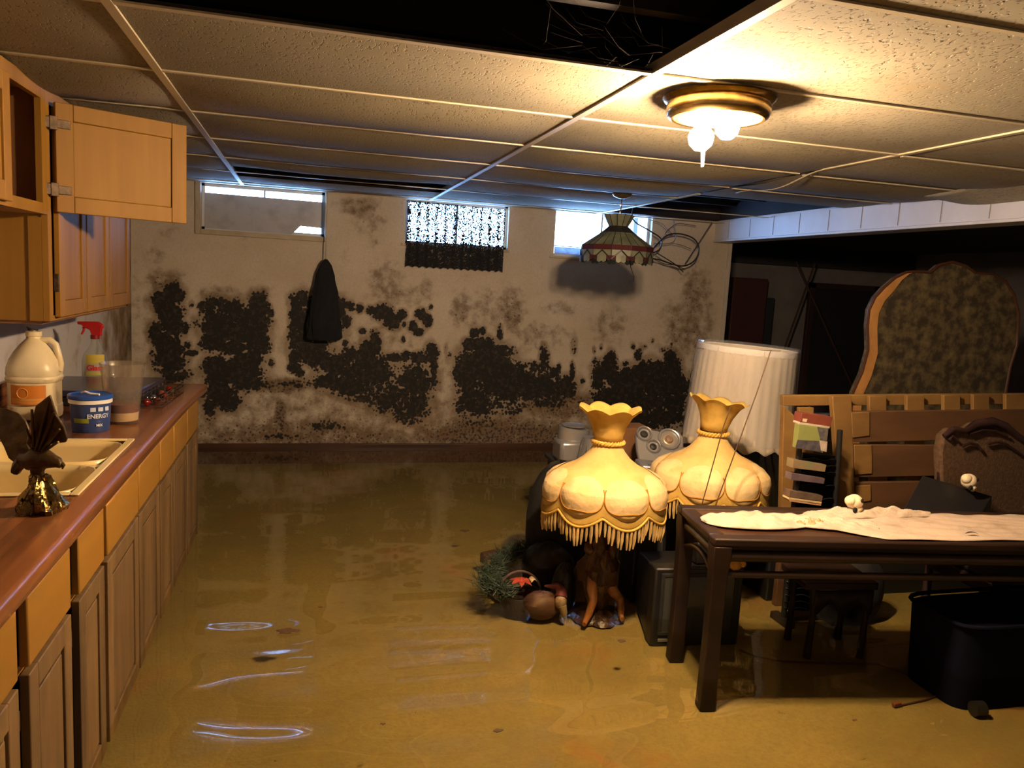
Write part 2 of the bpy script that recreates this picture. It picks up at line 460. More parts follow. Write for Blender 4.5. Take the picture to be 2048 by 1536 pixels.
m_far = M('dim_blue_grey_paint', (.21,.20,.21), (.15,.145,.15), scale=3, rough=.8)
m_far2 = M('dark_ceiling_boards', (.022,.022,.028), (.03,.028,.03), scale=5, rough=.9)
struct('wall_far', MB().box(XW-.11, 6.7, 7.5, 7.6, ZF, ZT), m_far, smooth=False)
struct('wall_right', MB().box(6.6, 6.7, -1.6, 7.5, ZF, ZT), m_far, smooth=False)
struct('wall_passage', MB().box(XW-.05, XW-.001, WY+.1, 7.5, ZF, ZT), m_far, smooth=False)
struct('window_reflector', MB().box(XW-.11, XW-.051, WY+.1, 7.4, ZF, ZT+1), M('pale_reflector', (.8,.8,.8)), smooth=False)  # pale panel added so the view out of the third window stays bright
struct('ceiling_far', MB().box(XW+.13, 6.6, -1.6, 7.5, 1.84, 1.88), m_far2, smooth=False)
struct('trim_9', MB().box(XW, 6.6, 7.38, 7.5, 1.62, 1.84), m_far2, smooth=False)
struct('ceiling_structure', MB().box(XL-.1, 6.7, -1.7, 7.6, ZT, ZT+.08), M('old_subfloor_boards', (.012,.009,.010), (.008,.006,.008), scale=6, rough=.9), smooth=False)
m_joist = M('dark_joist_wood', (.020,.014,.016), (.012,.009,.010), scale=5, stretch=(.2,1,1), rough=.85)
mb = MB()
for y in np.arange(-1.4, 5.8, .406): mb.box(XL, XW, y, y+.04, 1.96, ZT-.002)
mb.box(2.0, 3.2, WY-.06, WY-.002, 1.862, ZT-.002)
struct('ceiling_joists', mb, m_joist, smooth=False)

# ---- floor: sodden tan carpet with brown sediment
def floor_material():
    m, nt, b = newmat('sodden_tan_carpet'); L = nt.links
    v = coords(nt)
    def noise(sc, det, lo, hi, dist=0):
        n = N(nt, 'ShaderNodeTexNoise'); n.inputs['Scale'].default_value = sc; n.inputs['Detail'].default_value = det; n.inputs['Distortion'].default_value = dist
        n.inputs['Roughness'].default_value = .65
        L.new(v, n.inputs['Vector']); r = N(nt, 'ShaderNodeMapRange', interpolation_type='SMOOTHSTEP'); L.new(n.outputs[0], r.inputs[0])
        r.inputs[1].default_value = lo; r.inputs[2].default_value = hi; return r.outputs[0]
    def mix(f, a, c, k=1):
        if k != 1:
            q = N(nt, 'ShaderNodeMath', operation='MULTIPLY'); L.new(f, q.inputs[0]); q.inputs[1].default_value = k; f = q.outputs[0]
        n = N(nt, 'ShaderNodeMix', data_type='RGBA'); L.new(f, n.inputs[0])
        for i, x in ((6, a), (7, c)):
            if isinstance(x, tuple): n.inputs[i].default_value = rgba(x)
            else: L.new(x, n.inputs[i])
        return n.outputs[2]
    c = mix(noise(1.6, 4, .3, .7), (.225,.175,.047), (.165,.125,.030))
    c = mix(noise(70, 5, .3, .8), c, (.15,.10,.028), .6)
    c = mix(noise(1.5, 8, .56, .74, .4), c, (.23,.095,.015), .75)
    c = mix(noise(9, 8, .66, .76, .3), c, (.10,.045,.012), .85)
    c = mix(noise(38, 3, .735, .76), c, (.05,.025,.01), .9)
    L.new(c, b.inputs['Base Color']); b.inputs['Roughness'].default_value = .9
    bp = N(nt, 'ShaderNodeBump'); bp.inputs['Strength'].default_value = .3; bp.inputs['Distance'].default_value = .01
    bn = N(nt, 'ShaderNodeTexNoise'); bn.inputs['Scale'].default_value = 90; L.new(v, bn.inputs['Vector']); L.new(bn.outputs[0], bp.inputs['Height']); L.new(bp.outputs[0], b.inputs['Normal'])
    return m
struct('floor', MB().box(XL-.1, 6.7, -1.7, 7.6, ZF-.05, ZF), floor_material(), smooth=False)

# ---- the flood water: a real rippled surface at z = 0
rs = np.random.RandomState(11)
def ripple(X, Y):
    h = np.zeros_like(X)
    for k in range(11):
        a = PI/2+rs.uniform(-.38, .38); lam = rs.uniform(.18, .5); ph = rs.uniform(0, 2*PI)
        kx, ky = cos(a)*2*PI/lam, sin(a)*2*PI/lam
        wob = .5*np.sin(X*rs.uniform(2, 6)+Y*rs.uniform(1, 3)+ph)
        h += RIP*lam/(2*PI)*np.sin(kx*X+ky*Y+ph+wob)
    amp = .15+.85*np.clip((3.7-Y)/1.2, 0, 1)
    return h*amp
RIP = .0175
def water(name, x0, x1, y0, y1, st, mat):
    xs = np.arange(x0, x1+1e-6, (x1-x0)/max(1, round((x1-x0)/st))); ys = np.arange(y0, y1+1e-6, (y1-y0)/max(1, round((y1-y0)/st)))
    X, Y = np.meshgrid(xs, ys); Z = ripple(X, Y)
    nx, ny = len(xs), len(ys)
    P = np.stack([X.ravel(), Y.ravel(), Z.ravel()], 1)
    I = np.arange(nx*ny).reshape(ny, nx)
    Fc = np.stack([I[:-1,:-1].ravel(), I[:-1,1:].ravel(), I[1:,1:].ravel(), I[1:,:-1].ravel()], 1)
    me = bpy.data.meshes.new(name); me.from_pydata(P.tolist(), [], Fc.tolist())
    me.polygons.foreach_set('use_smooth', [True]*len(me.polygons)); me.materials.append(mat)
    o = bpy.data.objects.new(name, me); C.objects.link(o); return o
m_water = clearmat('flood_water', tint=(.96,.93,.80), ior=1.40, rough=.0)
wo = water('flood_water', -1.135, 3.32, .5, 5.795, .016, m_water)
wo['kind'] = 'stuff'; tag(wo, 'shallow murky flood water standing over the whole basement floor', 'water')
wo2 = water('flood_water', 3.32, 6.6, .5, 7.5, .1, m_water)
wo2['kind'] = 'stuff'; tag(wo2, 'dark flood water in the unlit room past the white beam', 'water')

# ---- skirting of the mouldy wall
struct('baseboard_back', MB().box(XL+.02, XW, WY-.018, WY-.001, ZF, .030), M('wet_dark_skirting', (.075,.028,.014), (.035,.013,.008), scale=6, stretch=(.2,1,1), rough=.4), bevel=.004)

# ---- windows
m_glass = clearmat('window_glass', tint=(.95,.98,1))
def dusty():
    return M('dusty_grey_acrylic', (.36,.35,.37), (.24,.23,.24), scale=9, rough=.35, lo=.45, hi=.8, bump=.05)
m_frame = M('white_window_frame', (.55,.55,.55), rough=.5)  # plain neutral white paint
for i, (x0, x1, z0, z1) in enumerate(WINDOWS):
    f = MB(); t = .022
    f.box(x0, x0+t, 5.85, 5.885, z0, z1).box(x1-t, x1, 5.85, 5.885, z0, z1).box(x0, x1, 5.85, 5.885, z0, z0+t).box(x0, x1, 5.85, 5.885, z1-t, z1)
    f.box((x0+x1)/2-.007, (x0+x1)/2+.007, 5.853, 5.882, z0, z1)
    if i == 2: f.box((x0+x1)/2+.17, (x0+x1)/2+.185, 5.853, 5.882, z0, z1); f.box(x0, x1, 5.853, 5.882, z0+.075, z0+.083)
    wn = struct('window_%d' % (i+1), f, m_frame, bevel=.002)
    obj('pane', MB().box(x0+t, x1-t, 5.866, 5.870, z0+t, z1-t), m_glass, wn, smooth=False)
    if i == 0:
        cs = MB(); k = .035
        cs.box(x0-k, x0, WY-.014, WY-.001, z0-k, z1).box(x0, x1+.012, WY-.014, WY-.001, z0-k, z0).box(x1, x1+.012, WY-.014, WY-.001, z0, z1)
        obj('casing', cs, m_trimw, wn, bevel=.003)
        obj('acrylic_cover', MB().prism([(x0+.02,5.8455,1.540),(-.10,5.8455,1.534),(-.04,5.8455,1.598),(x1-.012,5.8455,1.592),(x1-.012,5.8455,1.776),(x0+.02,5.8455,1.781)], (0,.004,0)), dusty(), wn, smooth=False)
    else:
        cs = MB().box(x0-.03, x1+.012, WY-.012, WY-.001, z0-.018, z0)
        obj('sill', cs, m_trimw, wn, bevel=.003)
        if i == 2:
            obj('frosted_strip', MB().box(x0+t, x1-t, 5.845, 5.849, z0+.02, z0+.072), M('frosted_grey_strip', (.42,.47,.55), (.3,.34,.4), scale=30, rough=.4, bump=.5, trans=.5), wn, smooth=False)

# ---- suspended ceiling
def tile_material():
    m, nt, b = newmat('fissured_ceiling_tile'); L = nt.links
    v = coords(nt); v2 = coords(nt, (1, .45, 1))
    def noise(vec, sc, det, lo, hi):
        n = N(nt, 'ShaderNodeTexNoise'); n.inputs['Scale'].default_value = sc; n.inputs['Detail'].default_value = det
        L.new(vec, n.inputs['Vector']); r = N(nt, 'ShaderNodeMapRange', interpolation_type='SMOOTHSTEP'); L.new(n.outputs[0], r.inputs[0])
        r.inputs[1].default_value = lo; r.inputs[2].default_value = hi; return r.outputs[0]
    def mix(f, a, c, k=1):
        q = N(nt, 'ShaderNodeMath', operation='MULTIPLY'); L.new(f, q.inputs[0]); q.inputs[1].default_value = k
        n = N(nt, 'ShaderNodeMix', data_type='RGBA'); L.new(q.outputs[0], n.inputs[0])
        for i, x in ((6, a), (7, c)):
            if isinstance(x, tuple): n.inputs[i].default_value = rgba(x)
            else: L.new(x, n.inputs[i])
        return n.outputs[2]
    pits = noise(v2, 120, 1.5, .575, .655)
    c = mix(noise(v, 1.3, 4, .35, .7), (.27,.235,.165), (.19,.160,.10))
    c = mix(noise(v, 2.0, 7, .60, .72), c, (.22,.14,.05), .7)
    c = mix(pits, c, (.17,.13,.08), .6)
    L.new(c, b.inputs['Base Color']); b.inputs['Roughness'].default_value = .9
    bp = N(nt, 'ShaderNodeBump'); bp.inputs['Strength'].default_value = .8; bp.inputs['Distance'].default_value = .004; bp.invert = True
    L.new(pits, bp.inputs['Height']); L.new(bp.outputs[0], b.inputs['Normal'])
    return m
m_tile = tile_material()
m_tbar = M('cream_metal_tee', (.42,.36,.25), rough=.45)
RX = [XL, -.43, .87, 2.17, 3.2]
RY = [1.965+.613*k for k in range(-5, 7)]
RY[-1] = 5.64
ys_ = [-1.6]+[y for y in RY if y > -1.5]+[WY]
ct = MB(); rnd = random.Random(4)
def tile(x0, x1, y0, y1, sag, sx=1.0, z=ZC, tilt=0):
    def fn(u, v):
        s = sag*(1-(2*v-1)**2)*(1-abs(2*u-1)**3*sx)
        return (x0+(x1-x0)*u, y0+(y1-y0)*v, z-s+tilt*(v-.5))
    n0 = len(ct.v); ct.grid(fn, 13, 11)
    ct.grid(lambda u, v: tuple(Vector(fn(1-u, v))+Vector((0,0,.012))), 13, 11)
for ci in range(4):
    x0, x1 = RX[ci], RX[ci+1]
    for j in range(len(ys_)-1):
        y0, y1 = ys_[j], ys_[j+1]; ym = (y0+y1)/2
        if ci == 1 and .9 < ym < 1.96 : continue            # the big missing panels
        if ci == 3 and ym > 4.35: continue                   # missing panels by the beam
        sag = rnd.uniform(.018, .030) if ym > 2.3 else rnd.uniform(.002, .008)
        if ci == 3: sag = rnd.uniform(.004, .02)
        if ym > 5.0: sag *= .5
        if y1-y0 < .3: sag = .003
        a, b_ = y0, y1
        if ci == 1 and abs(ym-4.72) < .2: b_ = 4.80
        if ci == 1 and abs(ym-5.34) < .2: a = 5.27
        if ci == 3 and abs(ym-3.49) < .2: sag = .022
        if ci == 3 and abs(ym-4.10) < .2: sag = .006; b_ = 4.22
        if ci == 3 and abs(ym-2.88) < .2: sag = .018
        tile(x0+.004, x1-.004, a+.004, b_-.004, sag, sx=(.4 if ci == 3 else 1))
struct('ceiling', ct, m_tile)
t = 1
def trim(mb, mat=None, **k):
    global t
    o = struct('trim_%d' % t, mb, mat or m_tbar, **k); t += 1
    if t == 9: t = 10
    return o
for x in (-.43, .87):
    trim(MB().box(x-.012, x+.012, -1.6, WY-.01, ZC-.007, ZC-.001).box(x-.001, x+.001, -1.6, WY-.01, ZC, ZC+.03), smooth=False)
# the third runner ends in a loose, curling strip
trim(MB().box(2.158, 2.182, -1.6, 3.02, ZC-.007, ZC-.001), smooth=False)
trim(MB().grid(lambda u, v: (2.17+.024*(u-.5)+.02*v, 3.02+v*.75, ZC-.004-.045*sin(PI*v)**2*(1-.3*v)-.03*v*v+(.004 if u > .5 else 0)), 3, 16), solid=.002)
trim(MB().box(2.158, 2.182, 4.15, WY-.01, ZC-.007, ZC-.001), smooth=False)
cb = MB()
for y in RY:
    if y < -1.4: continue
    for ci in range(4):
        if ci == 3 and 4.3 < y < 4.5: continue
        if ci == 1 and 1.0 < y < 1.7: continue
        x0, x1 = RX[ci], RX[ci+1]
        wdt = .009 if ci != 1 or abs(y-1.965) > .01 else .012
        dz = .004 if ci == 3 else 0
        cb.box(x0+.012, x1-.012, y-wdt, y+wdt, ZC-.006-dz, ZC-.001-dz)
trim(cb, smooth=False)
trim(MB().box(XL, XL+.02, -1.6, WY, ZC-.006, ZC-.001).box(XL, XW, WY-.02, WY, ZC-.006, ZC-.001), smooth=False)

# ---- the boxed-in beam with its white panelling
struct('beam_backing', MB().box(3.2, 3.33, .6, WY-.001, 1.866, ZT-.001), m_joist, smooth=False)  # dark backing added so the opening above the beam stays dark
bm_ = MB().box(3.2, 3.33, .6, WY-.001, 1.705, 1.865)
beam = struct('trim_11', bm_, m_paintw, smooth=False)
g = MB()
for y in np.arange(.7, 5.8, .305): g.box(3.1975, 3.2, y, y+.004, 1.72, 1.85)
o = obj('panel_groove', g, M('groove_shadow_grey', (.22,.22,.24)), beam, smooth=False)
obj('lower_moulding', MB().box(3.188, 3.345, .6, WY-.01, 1.695, 1.712), m_paintw, beam, bevel=.004)
# drooping sheet over the beam
def droop(u, v):
    y = 2.4+1.05*v
    return (3.02+.20*u, y, ZC-.004-.07*u*sin(PI*v)**.8-.01*sin(9*v))
trim(MB().grid(droop, 8, 24), m_tile, solid=.008)

# ---- the unlit room past the beam
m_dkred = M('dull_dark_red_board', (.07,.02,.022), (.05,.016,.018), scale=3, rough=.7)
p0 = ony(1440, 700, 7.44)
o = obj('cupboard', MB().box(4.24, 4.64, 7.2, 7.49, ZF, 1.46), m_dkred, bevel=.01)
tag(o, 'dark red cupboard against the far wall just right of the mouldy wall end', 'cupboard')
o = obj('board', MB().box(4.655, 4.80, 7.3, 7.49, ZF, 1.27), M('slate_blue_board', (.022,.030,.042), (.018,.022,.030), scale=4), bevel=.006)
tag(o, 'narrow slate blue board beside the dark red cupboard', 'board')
dr = struct('door_1', MB().box(5.40, 6.15, 7.47, 7.498, ZF, 1.40), M('doorway_shade_black', (.007,.007,.008), rough=.9), smooth=False)  # near-black slab stands in for the shade of the open doorway
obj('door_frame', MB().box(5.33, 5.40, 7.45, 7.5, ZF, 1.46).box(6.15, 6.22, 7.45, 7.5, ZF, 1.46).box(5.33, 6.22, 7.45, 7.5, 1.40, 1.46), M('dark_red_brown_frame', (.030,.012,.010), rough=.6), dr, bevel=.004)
a, b_ = ony(1592, 523, 7.0), ony(1614, 572, 7.0); c_, d_ = ony(1630, 527, 7.05), ony(1568, 700, 7.05)
m_pole = M('brown_pole', (.045,.018,.014), rough=.6)
ez = d_ + (d_-c_)*((ZF-d_.z)/(d_.z-c_.z))
o = obj('pole', MB().tube([c_, d_, (d_[0]+(d_[0]-c_[0])*((ZF-d_[2])/(d_[2]-c_[2])), 7.05, ZF)], .011), m_pole)
tag(o, 'long thin brown pole leaning beside the dark doorway', 'pole')
o = obj('pole', MB().tube([a, b_, b_+(b_-a)*7.5], .011), m_pole)
tag(o, 'shorter brown pole crossing the long one by the dark doorway', 'pole')
# ================================================================ CEILING LIGHT
LC = Vector((1.13, 2.09, ZC-.008))
lt = thing('ceiling_light', 'round brass flush ceiling light with bare glowing bulbs and broken glass', 'lamp', tuple(LC))
obj('pan', MB().lathe(LC, [(.155,-.0), (.159,-.006), (.152,-.014), (.143,-.018), (.146,-.026), (.147,-.044), (.141,-.056), (.131,-.062), (.124,-.060), (.120,-.050), (.120,-.02), (.02,-.012)], 64), m_brass, lt)
B1 = LC+Vector((-.072,-.050,-.125)); B2 = LC+Vector((.045,.02,-.072))
m_bulb = emis('glowing_bulb', LAMP_COL, 1.0)
m_bulb.node_tree.nodes['Principled BSDF'].inputs['Emission Strength'].default_value = LAMP_POWER/(4*PI*.03**2*PI*.8)
for b_ in (B1, B2):
    bb = obj('bulb', MB().lathe(b_, [(.0,-.038),(.016,-.035),(.031,-.020),(.036,0),(.031,.015),(.018,.028),(.013,.036),(.0,.037)], 20), m_bulb, lt)
    obj('socket', MB().cyl(b_+Vector((0,0,.034)), (b_.x, b_.y, LC.z-.013), .017), m_white, bb)
m_shard = M('frosted_orange_glass', (.75,.45,.25), rough=.3, trans=.5)
for k, (a0, a1, dr) in enumerate([(-1.75,-1.45,.045),(-1.1,-.85,.025)]):
    sh = MB().grid(lambda u, v: tuple(LC+Vector(((.112-.02*v)*cos(a0+(a1-a0)*u*(1-.4*v)), (.112-.02*v)*sin(a0+(a1-a0)*u*(1-.4*v)), -.05-dr*v))), 6, 5)
    obj('glass_shard', sh, m_shard, lt, solid=.003)
obj('pull_finial', MB().tube([B1+Vector((.02,.02,-.03)), B1+Vector((.024,.024,-.075))], [.006,.004], 8), m_white, lt)
# ================================================================ KITCHEN, LOWER UNITS
XF = -.50            # front of the doors
ZK = .70             # top of the worktop
def text_mb(s, size, bold=0):
    cu = bpy.data.curves.new('txt', 'FONT'); cu.body = s; cu.size = size; cu.extrude = 0; cu.align_x = 'CENTER'; cu.align_y = 'CENTER'
    if bold: cu.offset = bold
    to = bpy.data.objects.new('txt', cu); C.objects.link(to)
    dg = bpy.context.evaluated_depsgraph_get(); me = bpy.data.meshes.new_from_object(to.evaluated_get(dg))
    vs = [v.co.copy() for v in me.vertices]; fs = [tuple(p.vertices) for p in me.polygons]
    bpy.data.objects.remove(to); bpy.data.curves.remove(cu); bpy.data.meshes.remove(me)
    return vs, fs
def wrap_text(s, size, c, r, ang, z, bold=0):
    "text bent round an upright cylinder, centred at angle ang"
    vs, fs = text_mb(s, size, bold)
    return MB().add([(c[0]+r*cos(ang+v.x/r), c[1]+r*sin(ang+v.x/r), z+v.y) for v in vs], fs)
def wrap_patch(c, r, a0, a1, z0, z1, r1=None):
    r1 = r if r1 is None else r1
    return MB().grid(lambda u, v: (c[0]+(r+(r1-r)*v)*cos(a0+(a1-a0)*u), c[1]+(r+(r1-r)*v)*sin(a0+(a1-a0)*u), z0+(z1-z0)*v), 24, 2)

def shaker_x(x, y0, y1, z0, z1, t=.019, fr=.05, rec=.008, sgn=1, double=False):
    "framed panel door standing in a plane of constant x, face towards +x"
    m = MB(); xb = x-t*sgn
    lo, hi = min(x, xb), max(x, xb)
    m.box(lo, hi, y0, y0+fr, z0, z1).box(lo, hi, y1-fr, y1, z0, z1).box(lo, hi, y0+fr, y1-fr, z0, z0+fr).box(lo, hi, y0+fr, y1-fr, z1-fr, z1)
    xr = x-rec*sgn
    m.box(min(xb, xr)+.0005, max(xb, xr), y0+fr, y1-fr, z0+fr, z1-fr)
    if double: m.box(min(x-.003*sgn, xr), max(x-.003*sgn, xr), y0+fr+.012, y1-fr-.012, z0+fr+.012, z1-fr-.012)
    return m
units = [
 ([(.62,1.00),(1.00,1.54)], 'nearest lower oak cabinet, cut off by the left edge of the photo'),
 ([(1.60,1.88),(1.95,2.185)], 'lower oak cabinet under the sink with wide black gaps between its doors'),
 ([(2.225,2.625),(2.645,3.00)], 'lower oak cabinet just beyond the sink with water stained doors'),
 ([(3.03,3.32),(3.34,3.70),(3.72,4.06)], 'farthest lower oak cabinet at the worktop end by the mouldy wall'),
]
for ui, (bays, lab) in enumerate(units):
    y0 = bays[0][0]-.012; y1 = bays[-1][1]+.012
    if ui == 1: y0 -= .035
    u = thing('base_cabinet', lab, 'cabinet', (XF-.3, (y0+y1)/2, ZF), group='lower oak kitchen cabinets')
    bd = MB()
    bd.box(XL+.001, XF-.06, y0, y1, ZF, ZF+.06)
    bd.box(XL+.001, XF-.03, y0, y0+.016, ZF+.06, ZK-(.20 if ui == 2 else .041)).box(XL+.001, XF-.03, y1-.016, y1, ZF+.06, ZK-(.20 if ui == 1 else .041))
    bd.box(XL+.001, XF-.03, y0, y1, ZF+.06, ZF+.075).box(XL+.001, XL+.012, y0, y1, ZF+.06, ZK-.041)
    if ui == 3: bd.box(XL+.001, XF-.001, y1-.012, y1, ZF+.06, ZK-.041)
    obj('body', bd, m_door, u, smooth=False)
    # face frame: rails, and stiles between the bays
    ff = MB().box(XF-.036, XF-.021, y0, y0+.012, ZF+.06, ZK-.041).box(XF-.036, XF-.021, y1-.012, y1, ZF+.06, ZK-.041).box(XF-.036, XF-.021, y0, y1, ZK-.06, ZK-.041).box(XF-.036, XF-.021, y0, y1, .478, .500).box(XF-.036, XF-.021, y0, y1, ZF+.06, ZF+.09)
    if ui != 1:
        for (b0, b1) in bays[:-1]: ff.box(XF-.036, XF-.021, b1-.02, b1+.03, ZF+.06, ZK-.041)
    obj('face_frame', ff, m_oak_h, u, smooth=False)
    ins = MB().box(XF-.05, XF-.045, y0+.016, y1-.016, ZF+.075, ZK-.045)
    obj('interior_shade_sheet', ins, m_dark, u, smooth=False)  # near-black sheet stands in for the shade inside the cabinet
    for bi, (b0, b1) in enumerate(bays):
        z1 = .648-.004*ui
        obj('drawer_front', MB().box(XF-.019, XF, b0, b1, .505-.005*ui, z1), m_oak_h, u, bevel=.004)
        dd = obj('door', shaker_x(XF, b0, b1, -.045, .490-.005*ui, fr=.052, double=True), m_door, u, bevel=.0025)
        if ui < 3:
            for zh in (.40, .02): obj('hinge', MB().box(XF-.022, XF-.002, b1+.001, b1+.010, zh, zh+.04), m_hinge, dd, bevel=.001)

# worktop with rounded front edge, cut out for the sink
SX0, SX1, SY0, SY1 = -1.01, -.535, 2.095, 2.765
YE = 4.10
wt = thing('worktop', 'long reddish brown laminate kitchen worktop with a rounded front edge', 'worktop', (-.8, 2.3, ZK-.04))
xe_, tt = -.484, .04
def edge_x(y): return xe_+.022*max(0, (y-3.3)/.8)**1.6
wm = MB()
wm.box(XL+.001, SX0+.015, .3, YE, ZK-tt, ZK)
wm.box(SX0+.015, SX1-.015, .3, SY0+.015, ZK-tt, ZK).box(SX0+.015, SX1-.015, SY1-.015, YE, ZK-tt, ZK)
def nose(u, v):
    y = .3+(YE-.3)*v; x = edge_x(y)
    prof = [(SX1-.015, ZK), (x-.014, ZK), (x-.006, ZK-.002), (x-.0015, ZK-.008), (x, ZK-.016), (x, ZK-tt+.004), (x-.004, ZK-tt), (SX1-.015, ZK-tt)]
    p = prof[min(int(round(u*7)), 7)]
    return (p[0], y, p[1])
wm.grid(nose, 8, 60)
ey = [nose(k/7, 1) for k in range(8)]; wm.add(ey, [tuple(range(8))])
obj('top', wm, m_counter, wt, ang=50)
obj('backsplash', MB().box(XL+.001, XL+.02, .3, YE, ZK, ZK+.095), m_counter, wt, bevel=.004)

sk = thing('sink', 'almond coloured double bowl kitchen sink set into the worktop', 'sink', (-.77, 2.43, ZK-.18))
rm = MB(); zt = ZK+.006
def ring(m, a, b, z0, z1):
    (x0,x1,y0,y1), (p0,p1,q0,q1) = a, b
    m.box(x0, p0, y0, y1, z0, z1).box(p1, x1, y0, y1, z0, z1).box(p0, p1, y0, q0, z0, z1).box(p0, p1, q1, y1, z0, z1)
ring(rm, (SX0,SX1,SY0,SY1), (SX0+.06,SX1-.022,SY0+.022,SY1-.022), ZK+.0005, zt)
ym = (SY0+SY1)/2+.005
rm.box(SX0+.06, SX1-.022, ym-.016, ym+.016, ZK-.03, zt-.012)
obj('rim', rm, m_sink, sk, bevel=.003)
for (q0, q1) in ((SY0+.022, ym-.016), (ym+.016, SY1-.022)):
    def bowl(u, v, q0=q0, q1=q1):
        a = 2*PI*u; ex = 5
        cx_, cy_ = (SX0+.06+SX1-.022)/2, (q0+q1)/2; rx, ry = (SX1-.022-SX0-.06)/2, (q1-q0)/2
        ca, sa = cos(a), sin(a); k = (abs(ca)**ex+abs(sa)**ex)**(-1/ex)
        if v < .55: s_, z = 1-.05*(v/.55), ZK+.002-.15*(v/.55)
        else: w_ = (v-.55)/.45; s_, z = .95*(1-w_), ZK-.148-.014*min(1, w_*3)
        return (cx_+rx*s_*ca*k, cy_+ry*s_*sa*k, z)
    b_ = obj('bowl', MB().grid(bowl, 48, 14, cu=True), m_sink, sk, solid=.004)
    obj('drain', MB().lathe(((SX0+.04+SX1)/2, (q0+q1)/2, ZK-.158), [(.035,0),(.035,.003),(.026,.002),(.0,.001)], 20), m_hinge, b_)
# chrome tap, mostly out of frame
fc = thing('tap', 'chrome kitchen tap behind the eagle figurine, cut off by the left edge', 'tap', (-.975, 2.36, ZK))
m_chrome = M('chrome', (.6,.6,.6), rough=.12, metal=1)
obj('base', MB().box(-.995, -.955, 2.27, 2.45, zt, zt+.02).lathe((-.975,2.36,zt+.02), [(.02,0),(.018,.05),(.0,.055)], 16), m_chrome, fc, bevel=.006)
obj('spout', MB().tube([(-.975+.24*k/8, 2.36-.02*k/8, zt+.05+.075*sin(PI*k/8*.8)) for k in range(9)], .010, 10), m_chrome, fc)

# ---- things on the worktop
def on_top(px, py): 
    p = onz(px, py, ZK); p.z = ZK+.0005; return p
# bleach style jug
J = Vector((-.945, 3.16, ZK+.0005))
jug = thing('jug', 'big cream plastic gallon jug with an orange label and no cap, beside the sink', 'jug', tuple(J))
def jf(t, r, z):
    k = 1-.06*cos(4*t) if z < .20 else 1
    return r*k, z
m_jug = M('yellowed_milky_plastic', (.72,.62,.40), (.62,.50,.28), scale=6, rough=.35, bump=.05)
obj('body', MB().lathe(J, [(.0,0),(.076,0),(.086,.006),(.089,.02),(.088,.05),(.086,.052),(.086,.135),(.089,.138),(.092,.150),(.0885,.158),(.090,.163),(.088,.190),(.080,.215),(.064,.243),(.045,.268),(.031,.283),(.024,.290),(.023,.298),(.026,.300),(.026,.316),(.020,.317),(.019,.29)], 48, jf), m_jug, jug)
hd = [J+Vector(p) for p in [(.020,.0,.283),(.052,0,.286),(.070,0,.270),(.078,0,.235),(.084,0,.200),(.078,.0,.176)]]
obj('handle', MB().tube(hd, [.013,.012,.012,.012,.013,.015], 12), m_jug, jug)
va = math.atan2(-J.y, -J.x)      # towards the camera
lb = obj('label', wrap_patch(J, .0905, va-1.0, va+.42, .060+J.z, .130+J.z), M('faded_orange_label', (.62,.20,.015), (.52,.17,.02), scale=9, rough=.5), jug)
m_lab2 = M('pale_orange_print', (.75,.42,.10), rough=.5)
rg = MB().tube([(J.x+.0915*cos(va-.45+.20*cos(a)), J.y+.0915*sin(va-.45+.20*cos(a)), J.z+.102+.018*sin(a)) for a in [2*PI*k/28 for k in range(28)]], .0012, 6, closed=True)
obj('round_emblem', rg, m_lab2, lb)
tx = MB()
for k in range(4): tx.grid(lambda u, v: (J.x+.0912*cos(va-.9+1.2*u), J.y+.0912*sin(va-.9+1.2*u), J.z+.067+.0045*k+.0018*v), 16, 2)
obj('small_print', tx, m_lab2, lb)
obj('foil_scrap', MB().grid(lambda u, v: tuple(J+Vector((-.02+.035*u, -.012+.02*v, .318+.016*(1-u)*(1-v)+.006*u*v))), 4, 4), m_hinge, jug, solid=.001)

# spray bottle
P0 = Vector((-.93, 3.95, ZK+.0005))
sp = thing('spray_bottle', 'clear glass cleaner spray bottle with a red trigger head behind the jug', 'spray bottle', tuple(P0))
def spf(t, r, z): return (r*(1.0 if True else 1), z)
def ell(t, r, z):
    return r*(1-.28*abs(sin(t-.3))), z
m_clear = clearmat('clear_plastic', tint=(.93,.95,.95), ior=1.4, haze=.10, hazecol=(.7,.7,.7))
obj('bottle', MB().lathe(P0, [(.0,0),(.055,0),(.058,.01),(.058,.12),(.050,.150),(.030,.180),(.018,.205),(.016,.225)], 32, ell), m_clear, sp)
q = va
obj('label', wrap_patch(P0, .0595, q-.75, q+.6, P0.z+.06, P0.z+.155), M('green_yellow_label', (.32,.36,.07), (.60,.40,.05), scale=12, stretch=(.1,.1,2), rough=.5), sp)
lbs = obj('name_band', wrap_patch(P0, .060, q-.75, q+.6, P0.z+.075, P0.z+.112), M('dark_red_band', (.35,.30,.25), rough=.5), sp)
obj('name', wrap_text('Glass', .034, P0, .0612, q-.08, P0.z+.093, .0012), M('red_print', (.45,.012,.012), rough=.5), lbs)
m_red = M('red_plastic', (.46,.008,.008), rough=.35)
def trg(x, y, z):   # x to the left of the picture
    return P0+Vector((-x*.966+y*.25, x*.254+y*.96, z))
hp = [trg(*a_) for a_ in [(-.028,-.010,.238),(-.020,-.010,.236),(.012,-.010,.238),(.020,-.010,.262),(.045,-.010,.272),(.060,-.010,.285),(.075,-.010,.285),(.078,-.010,.298),(.040,-.010,.300),(-.015,-.010,.302),(-.040,-.010,.285),(-.030,-.010,.262)]]
hd_ = obj('spray_head', MB().prism(hp, trg(0,.02,0)-P0), m_red, sp, bevel=.003)
obj('trigger', MB().tube([trg(.052,0,.275), trg(.052,0,.258), trg(.062,0,.240)], [.006,.005,.004], 8), m_red, sp)
